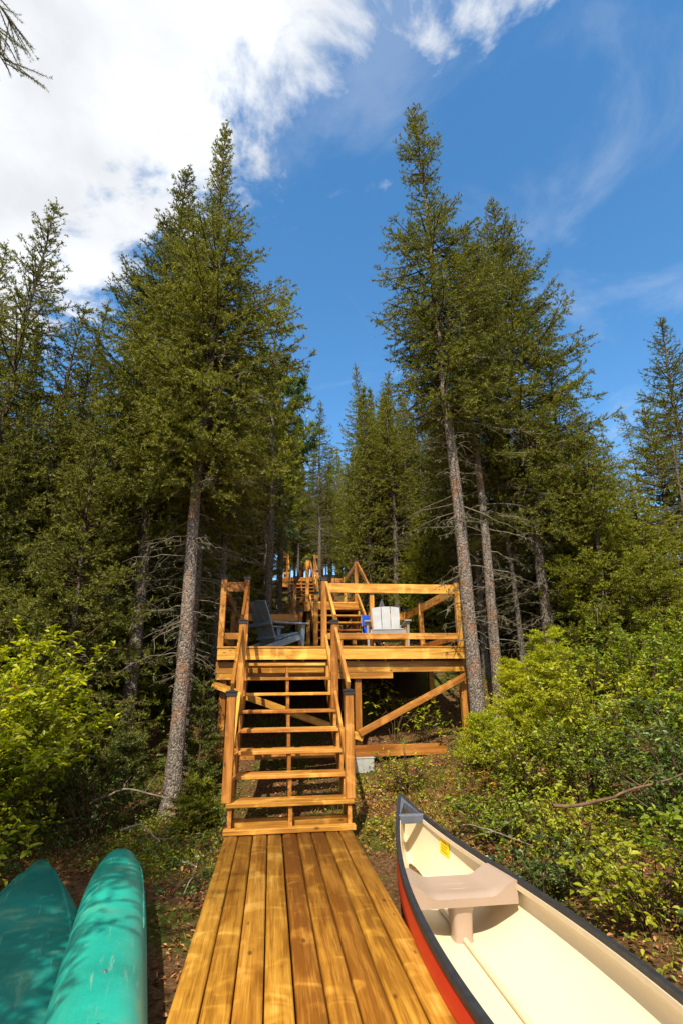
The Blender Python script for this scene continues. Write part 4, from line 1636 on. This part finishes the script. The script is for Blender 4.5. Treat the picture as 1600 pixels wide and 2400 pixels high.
def sphere_mesh(name, r, mat, nu=8, nv=6):
    V, F = [(0, 0, r)], []
    for j_ in range(1, nv):
        for i_ in range(nu):
            th, ph = math.pi * j_ / nv, 2 * math.pi * i_ / nu
            V.append((r * math.sin(th) * math.cos(ph), r * math.sin(th) * math.sin(ph), r * math.cos(th)))
    V.append((0, 0, -r))
    for i_ in range(nu):
        F.append((0, 1 + i_, 1 + (i_ + 1) % nu))
        F.append((len(V) - 1, len(V) - 1 - nu + (i_ + 1) % nu, len(V) - 1 - nu + i_))
        for j_ in range(nv - 2):
            a_ = 1 + j_ * nu
            F.append((a_ + i_, a_ + nu + i_, a_ + nu + (i_ + 1) % nu, a_ + (i_ + 1) % nu))
    return mesh_py(name, V, F, mat, True)


BERRY = sphere_mesh('berry', 0.011, 'berry')

# left bank
shrub('berry_shrub', -2.85, 6.0, 'yellow-green shrub with red berries at the left of the canoes', 2.3, 1.25, 80, 0.074, 'leaf_yellow', 101, 19000, 0.48, singles=280, berries=46, tilt=0.3)
shrub('leafy_shrub', -2.35, 4.95, 'low broad-leaved shrub hanging over the shaded canoe', 0.62, 0.55, 12, 0.085, 'leaf_olive', 102, 520, 0.55, singles=90)
shrub('leafy_shrub', -4.1, 7.3, 'tall green shrub behind the berry shrub', 2.9, 1.25, 40, 0.06, 'leaf_green', 103, 8000, 0.5)
shrub('leafy_shrub', -3.9, 5.6, 'dark green shrub to the left of the berry shrub', 1.9, 1.0, 22, 0.07, 'leaf_deep', 104, 2600, 0.5)
shrub('leafy_shrub', -1.95, 6.9, 'thin shaded shrub between the berry shrub and the pale trunk', 0.9, 0.6, 14, 0.05, 'leaf_deep', 105, 900, 0.5)
# right bank
shrub('leafy_shrub', 4.05, 6.5, 'tall yellow-green shrub right of the bright cedar', 1.5, 1.0, 32, 0.054, 'leaf_olive', 111, 6000, 0.48, singles=120)
shrub('leafy_shrub', 5.2, 7.0, 'tall light green shrub topping the right bank', 1.45, 1.15, 36, 0.056, 'leaf_green', 112, 7000, 0.48, singles=80)
shrub('leafy_shrub', 6.3, 7.0, 'light green shrub at the right end of the bank', 1.35, 1.1, 32, 0.056, 'leaf_green', 113, 6000, 0.48)
shrub('leafy_shrub', 4.7, 5.5, 'glossy green shrub with upright leaves on the right bank', 1.35, 0.95, 30, 0.060, 'leaf_green', 114, 5200, 0.46, singles=160)
shrub('leafy_shrub', 3.35, 5.7, 'mid green shrub below the bright cedar', 1.05, 0.75, 26, 0.043, 'leaf_green', 115, 3800, 0.5, singles=100)
shrub('leafy_shrub', 3.75, 4.7, 'deep green shrub behind the fallen branch', 1.25, 0.8, 24, 0.055, 'leaf_deep', 116, 3200, 0.5, singles=120)
shrub('leafy_shrub', 2.75, 4.95, 'low olive shrub beyond the bow of the red canoe', 0.62, 0.6, 20, 0.045, 'leaf_olive', 117, 1900, 0.5, singles=60)
shrub('leafy_shrub', 2.55, 3.75, 'low shrub with bright leaves leaning over the red canoe', 0.60, 0.55, 18, 0.060, 'leaf_olive', 118, 1100, 0.5, singles=160)
shrub('leafy_shrub', 3.15, 3.55, 'dense green shrub beside the red canoe', 0.85, 0.65, 22, 0.055, 'leaf_green', 119, 2600, 0.5, singles=150)
shrub('leafy_shrub', 3.9, 3.5, 'dark broad-leaved shrub right of the red canoe', 1.2, 0.8, 22, 0.060, 'leaf_deep', 120, 2800, 0.52, singles=120)
shrub('leafy_shrub', 2.45, 2.75, 'dull green three-leaved shrub against the canoe side', 0.55, 0.45, 16, 0.060, 'leaf_deep', 121, 900, 0.6, singles=140)
shrub('leafy_shrub', 3.2, 2.6, 'green shrub low at the right of the canoe', 0.85, 0.6, 20, 0.055, 'leaf_green', 122, 2000, 0.5)
shrub('leafy_shrub', 5.6, 5.0, 'pale green shrub at the right of the bank', 1.35, 1.0, 30, 0.055, 'leaf_olive', 123, 4800, 0.48)
shrub('leafy_shrub', 2.15, 2.15, 'low dark green shrub pressed against the canoe gunwale', 0.5, 0.42, 16, 0.055, 'leaf_deep', 131, 1300, 0.52, singles=80)
shrub('leafy_shrub', 2.75, 1.95, 'leafy green shrub low beside the middle of the canoe', 0.75, 0.6, 20, 0.055, 'leaf_green', 132, 2300, 0.5)
shrub('leafy_shrub', 2.35, 5.55, 'knee-high green shrub just beyond the canoe bow', 0.55, 0.55, 20, 0.045, 'leaf_green', 133, 2000, 0.5, singles=40)
shrub('leafy_shrub', 2.15, 4.45, 'low green sprawling shrub along the canoe bow', 0.42, 0.45, 16, 0.042, 'leaf_deep', 134, 1300, 0.5, singles=40)
shrub('leafy_shrub', 2.9, 6.1, 'waist-high olive shrub below the low feathery cedar', 0.8, 0.6, 22, 0.048, 'leaf_olive', 135, 2400, 0.5, singles=40)
shrub('leafy_shrub', 2.95, 2.9, 'olive shrub filling the gap beside the canoe', 0.7, 0.5, 18, 0.052, 'leaf_olive', 136, 1900, 0.5)
shrub('turning_shrub', 2.35, 6.35, 'small reddening shrub on the litter slope', 0.42, 0.45, 16, 0.038, 'autumn', 124, 900, 0.5)
shrub('leafy_shrub', 1.75, 7.15, 'small yellow-green shrub near the concrete block', 0.45, 0.4, 14, 0.045, 'leaf_yellow', 125, 620, 0.42, whorl=True)
shrub('leafy_shrub', 1.95, 8.6, 'narrow-leaved plant growing under the deck', 0.95, 0.3, 7, 0.085, 'leaf_yellow', 126, 200, 0.3, whorl=True, low=0.6)
shrub('leafy_shrub', 2.35, 8.35, 'second narrow-leaved plant under the diagonal brace', 0.60, 0.3, 7, 0.08, 'leaf_yellow', 127, 160, 0.3, whorl=True, low=0.6)
shrub('leafy_shrub', 1.5, 8.75, 'narrow-leaved plant beside the middle deck post', 1.1, 0.2, 5, 0.085, 'leaf_yellow', 128, 130, 0.3, whorl=True, low=0.7)


# cedar-like sprays
def cedar(x, y, label, h, rad, seed, mat='cedar', n=500):
    rng = np.random.default_rng(seed)
    root = empty('cedar_shrub', (x, y, gz(x, y)))
    tag(root, label, 'shrub')
    b = Bag()
    b.tube([(0, 0, -0.05), (0.02, 0, h * 0.5), (0, 0.02, h)], [0.02, 0.012, 0.004], 5)
    O, A = [], []
    for k in range(n):
        z = h * rng.uniform(0.05, 1.0)
        az = rng.uniform(0, 6.283)
        L = rad * (1.05 - 0.75 * z / h) * rng.uniform(0.5, 1.1)
        d = unit(np.array([math.cos(az), math.sin(az), rng.uniform(0.15, 0.6)]))
        p0 = np.array([0, 0, z * 0.92])
        e = p0 + d * L
        if k % 3 == 0:
            b.tube([p0, p0 + d * L * 0.5, e], [0.005, 0.003, 0.0015], 3)
        sd = unit(np.cross(d, [0, 0, 1.0]))
        for q_ in np.linspace(0.35, 1, 7):
            for sg in (-1, 0, 1):
                O.append(p0 + d * L * q_)
                A.append(unit(d + sd * sg * 0.8 + rng.normal(size=3) * 0.15))
    V, F = brush_needles(np.array(O), np.array(A), 0.07, 0.035, 0.014, 4, rng)
    link('stem', b.mesh('stem', 'twig'), root)
    link('foliage', mesh_np('foliage', V, F, mat), root)['kind'] = 'stuff'


cedar(3.35, 7.15, 'bright feathery young cedar in front of the pale trunk', 1.35, 0.55, 201, n=260)
cedar(3.75, 6.9, 'second bright feathery cedar right of the first', 1.7, 0.6, 202, n=280)
cedar(2.75, 6.95, 'low feathery cedar at the foot of the trunk by the deck corner', 0.75, 0.5, 203, n=160)
cedar(-0.80, 6.75, 'low feathery evergreen left of the stairs', 0.55, 0.36, 204, 'needle_lime', 90)
cedar(-1.75, 7.35, 'dark feathery evergreen left of the pale trunk', 1.1, 0.5, 205, 'needle_dark', 150)
cedar(-0.95, 7.9, 'shaded feathery evergreen under the left deck corner', 1.6, 0.45, 206, 'needle_dark', 160)

# tree leaning over from the left of the camera, its shade falls on the canoes
mN = spruce_meshes(31, 7.6, 0.10, [(2.4, 0.9), (3.0, 1.25), (4.6, 1.25), (6.0, 0.75), (7.6, 0.05)], dens=1.0, n_dead=70, nbr=9, whorl=0.17, gap=0.12,
                   )
nt_ = plant_tree('spruce_tree', mN, -2.72, 1.05, 'near spruce whose branch tip hangs into the sky at the top left corner')
# its long drooping bough, fine needled
rng = np.random.default_rng(9)
bb_ = Bag()
NO, NA = [], []
for (zz, tx, ty, tz) in ((5.9, 0.86, 1.40, 5.75), (5.8, 0.93, 1.38, 5.45), (5.6, 0.93, 1.36, 5.3), (5.7, 0.82, 1.3, 5.55)):
    s_ = np.linspace(0, 1, 9)
    e_ = np.array([tx, ty, tz])
    pts = np.outer(1 - s_, [0, 0, zz]) + np.outer(s_, e_) + np.outer(np.sin(s_ * 3.14) * 0.10, [0, 0, 1]) + rng.normal(size=(9, 3)) * 0.015
    bb_.tube(pts, np.linspace(0.016, 0.004, 9), 4)
    for _ in range(46):
        u_ = rng.uniform(0.25, 1.0)
        p_ = np.array([np.interp(u_, s_, pts[:, q_]) for q_ in range(3)])
        d_ = unit(e_ * np.array([1, 1, 0]) * 0.5 + rng.normal(size=3) * 0.55 + np.array([0, 0, -0.35]))
        l_ = rng.uniform(0.10, 0.32)
        m_ = p_ + d_ * l_ * 0.5
        t_ = p_ + d_ * l_ + np.array([0, 0, -0.06 * l_])
        bb_.tube([p_, m_, t_], [0.004, 0.003, 0.0015], 3)
        for f_ in np.linspace(0.2, 1, max(3, int(l_ / 0.03))):
            NO.append(p_ + (t_ - p_) * f_)
            NA.append(d_)
link('long_bough', bb_.mesh('long_bough', 'twig'), nt_)
link('bough_needles', mesh_np('bough_needles', *brush_needles(np.array(NO), np.array(NA), 0.03, 0.02, 0.0035, 16, rng), 'needle_dark'), nt_)['kind'] = 'stuff'

# leafy light trees behind the left crowns
def airy_tree(x, y, top, label, mat, seed, nl, leaf, rad, cb):
    rng = np.random.default_rng(seed)
    z0 = gz(x, y)
    H_ = top - z0
    root = empty('airy_tree', (x, y, z0))
    tag(root, label, 'tree')
    V, F = tube_arr([(0, 0, -0.2), (0.05, 0, H_ * 0.35), (-0.04, 0.03, H_ * 0.7), (0, 0, H_)], [0.10, 0.075, 0.04, 0.008], 8)
    link('trunk', mesh_np('trunk', V, F, 'bark_dark', True), root)
    b = Bag()
    P, D = [], []
    for k in range(70):
        zf = rng.uniform(cb, 1.0)
        az = rng.uniform(0, 6.283)
        L = rad * (1.15 - 0.7 * (zf - cb) / (1 - cb)) * rng.uniform(0.5, 1.1)
        d = unit(np.array([math.cos(az), math.sin(az), rng.uniform(0.2, 1.0)]))
        p0 = np.array([0, 0, zf * H_ * 0.97])
        s = np.linspace(0, 1, 5)
        pts = p0 + np.outer(s * L, d) + rng.normal(size=(5, 3)) * 0.03 * L
        pts[0] = p0
        b.tube(pts, np.linspace(0.02, 0.004, 5), 3)
        for _ in range(9):
            sv_ = rng.uniform(0.3, 1)
            q0 = np.array([np.interp(sv_, s, pts[:, c_]) for c_ in range(3)])
            d2 = unit(d + rng.normal(size=3) * 0.55)
            l2 = L * rng.uniform(0.12, 0.35)
            b.tube([q0, q0 + d2 * l2], [0.005, 0.002], 3)
            m = max(1, nl // 630)
            u_ = rng.uniform(0.2, 1.05, m)
            P.append(q0 + np.outer(u_ * l2, d2))
            D.append(unit(d2 + rng.normal(size=(m, 3)) * 0.7))
    P, D = np.concatenate(P), np.concatenate(D)
    link('branches', b.mesh('branches', 'twig'), root)['kind'] = 'stuff'
    V, F = brush_needles(P, D, leaf * 0.6, leaf, leaf * 0.28, 5, rng)
    link('crown', mesh_np('crown', V, F, mat), root)['kind'] = 'stuff'


airy_tree(-0.15, 11.6, 11.7, 'light airy tree showing past the right side of the left crowns', 'leaf_olive', 301, 2600, 0.09, 1.3, 0.35)
airy_tree(0.12, 14.3, 11.2, 'bluish soft pine leaning into the gap of sky', 'pine', 302, 6500, 0.14, 1.25, 0.55)
airy_tree(-0.9, 24.0, 13.2, 'tall pale green tree deep in the wood left of the upper landing', 'pine', 304, 6500, 0.17, 2.0, 0.2)
airy_tree(0.2, 26.5, 12.6, 'lush pale green tree just left of the upper landing', 'leaf_olive', 305, 6500, 0.16, 2.0, 0.15)
airy_tree(-0.7, 16.5, 9.4, 'pale green tree low behind the stairs', 'pine', 303, 6500, 0.13, 1.4, 0.3)


# ------------------------------------------------------------------ ground cover (uncountable)
def keep(x, y):
    dockm = (x > -0.42) & (x < 0.85) & (y < 6.0)
    canoe = (np.abs(x - 1.262) < 0.44) & (y < 5.3)
    t1 = (np.abs(x + 0.81 + (y - 3.26) * 0.23) < 0.32) & (y < 5.2)
    t2 = (np.abs(x + 1.32 + (y - 3.53) * 0.30) < 0.42) & (y < 5.3)
    return ~(dockm | canoe | t1 | t2)


def scatter(n, x0, x1, y0, y1, rng, dens=None):
    x = rng.uniform(x0, x1, n)
    y = rng.uniform(y0, y1, n)
    k = keep(x, y)
    if dens is not None:
        k &= rng.random(n) < dens(x, y)
    return x[k], y[k]


rng = np.random.default_rng(77)
# dry leaves and needles
x, y = scatter(28000, -2.6, 3.6, 1.8, 9.5, rng)
P = np.stack([x, y, ground_h(x, y) + rng.uniform(0.002, 0.03, len(x))], 1)
D = rng.normal(size=P.shape) * np.array([1, 1, 0.35])
Nn = np.array([0, 0, 1.0]) + rng.normal(size=P.shape) * 0.5
ln = rng.uniform(0.015, 0.05, len(x))
tag(link('leaf_litter', mesh_np('leaf_litter', *leaf_arr(P, D, Nn, ln, ln * rng.uniform(0.15, 0.6, len(x))), 'litter')), 'dry brown leaves and needles covering the slope', 'leaf litter', kind='stuff')
# moss, grass blades
cl = rng.uniform((-2.6, 2.0), (4.5, 10.0), (150, 2))
ci = rng.integers(0, 150, 15000)
x = cl[ci, 0] + rng.normal(size=15000) * 0.14
y = cl[ci, 1] + rng.normal(size=15000) * 0.14
k = keep(x, y)
x, y = x[k], y[k]
O = np.stack([x, y, ground_h(x, y)], 1)
A = unit(np.array([0, 0, 1.0]) + rng.normal(size=O.shape) * 0.5)
tip = O + A * rng.uniform(0.03, 0.13, (len(O), 1))
sd = unit(np.cross(A, rng.normal(size=O.shape))) * 0.004
V = np.stack([O - sd, O + sd, tip], 1).reshape(-1, 3)
tag(link('grass', mesh_np('grass', V, np.arange(len(V)).reshape(-1, 3), 'grass')), 'short grass and moss tufts among the litter', 'grass', kind='stuff')


def lowplants(name, n, x0, x1, y0, y1, h, leaf, mat, label, seed, per=9, wr=0.5, dens=None):
    rng = np.random.default_rng(seed)
    x, y = scatter(n, x0, x1, y0, y1, rng, dens)
    m = len(x)
    base = np.stack([x, y, ground_h(x, y)], 1)
    hh = h * rng.uniform(0.4, 1.2, m)
    P = np.repeat(base, per, 0)
    zz = np.repeat(hh, per) * rng.uniform(0.4, 1, m * per)
    P = P + np.stack([rng.normal(size=m * per) * 0.03, rng.normal(size=m * per) * 0.03, zz], 1)
    D = rng.normal(size=P.shape) * np.array([1, 1, 0.4])
    Nn = np.array([sunv.x * 0.3, sunv.y * 0.3, 1.0]) + rng.normal(size=P.shape) * 0.35
    ln = leaf * rng.uniform(0.6, 1.2, len(P))
    V, F = leaf_arr(P, D, Nn, ln, ln * wr)
    tag(link(name, mesh_np(name, V, F, mat)), label, 'ground cover', kind='stuff')


lowplants('ground_cover', 300, 1.0, 4.2, 2.2, 8.0, 0.14, 0.040, 'leaf_olive', 'low yellow-green seedlings over the litter right of the stairs', 401)
lowplants('ground_cover', 800, 2.4, 6.5, 2.2, 9.0, 0.30, 0.045, 'leaf_green', 'low green undergrowth below the right shrubs', 402)
lowplants('ground_cover', 300, 0.9, 3.0, 5.0, 8.0, 0.10, 0.030, 'autumn', 'low reddish undergrowth near the canoe bow', 403)
lowplants('ground_cover', 800, -3.8, -0.45, 4.6, 9.0, 0.16, 0.040, 'leaf_deep', 'dark green undergrowth around the left canoes', 404)
lowplants('ground_cover', 260, -1.6, -0.45, 5.2, 7.5, 0.14, 0.032, 'leaf_olive', 'small green sprouts left of the boardwalk', 405)
lowplants('ground_cover', 1900, -6, 12, 8.5, 18, 0.35, 0.085, 'leaf_deep', 'dark undergrowth on the forest slope', 406, per=7, dens=lambda x, y: np.where((x > -0.9) & (x < 3.1) & (y < 12), 0.0, 1.0))


# ------------------------------------------------------------------ sticks
def stick(pts, r0, label, mat='branch', seed=1, twigs=0, name='fallen_branch'):
    rng = np.random.default_rng(seed)
    pts = np.array(pts, float)
    s = np.linspace(0, 1, len(pts))
    ss = np.linspace(0, 1, 18)
    pp = np.stack([np.interp(ss, s, pts[:, q_]) for q_ in range(3)], 1)
    pp[1:-1] = (pp[:-2] + pp[1:-1] * 2 + pp[2:]) / 4
    pp += rng.normal(size=pp.shape) * r0 * 0.25
    root = empty(name, tuple(pts[0]))
    tag(root, label, 'branch')
    V, F = tube_arr(pp - pts[0], np.linspace(r0, r0 * 0.45, 18), 7, 0.12, rng)
    link('limb', mesh_np('limb', V, F, mat, True), root)
    for k in range(twigs):
        a_ = pp[rng.integers(4, 17)] - pts[0]
        d = unit(rng.normal(size=3))
        V, F = tube_arr([a_, a_ + d * 0.12, a_ + d * 0.25 + rng.normal(size=3) * 0.03], [r0 * 0.35, r0 * 0.25, r0 * 0.1], 4)
        link('twig', mesh_np('twig', V, F, mat, True), root)


BR_ = [(2.22, 4.35, 0.40), (2.39, 4.36, 0.385), (2.61, 4.35, 0.42), (2.78, 4.34, 0.445), (2.92, 4.35, 0.49), (3.12, 4.36, 0.52), (3.33, 4.35, 0.56), (3.7, 4.35, 0.68)]
stick(BR_, 0.015, 'thick brown branch lying across the right shrubs', seed=3, twigs=4)
stick([(1.72, 5.2, 0.02), (1.70, 4.9, 0.18), (1.78, 4.6, 0.20), (2.0, 4.3, 0.15)], 0.008, 'thin pale stick arching beside the bow of the canoe', 'dead', 4, 3)
stick([(-1.35, 5.75, 0.06), (-1.15, 5.62, 0.14), (-0.95, 5.55, 0.0)], 0.012, 'short grey stick behind the turquoise canoe', 'dead', 5, 1)
stick([(-2.0, 6.9, 0.1), (-1.6, 6.85, 0.25), (-1.1, 6.9, 0.10), (-0.8, 6.8, 0.0)], 0.014, 'thin dead branch lying below the pale left trunk', 'dead', 6, 6)
stick([(-0.7, 5.3, -0.1), (-0.55, 5.0, -0.06), (-0.6, 4.7, -0.15)], 0.009, 'curved dry stick on the litter left of the boardwalk', 'dead', 8, 1)
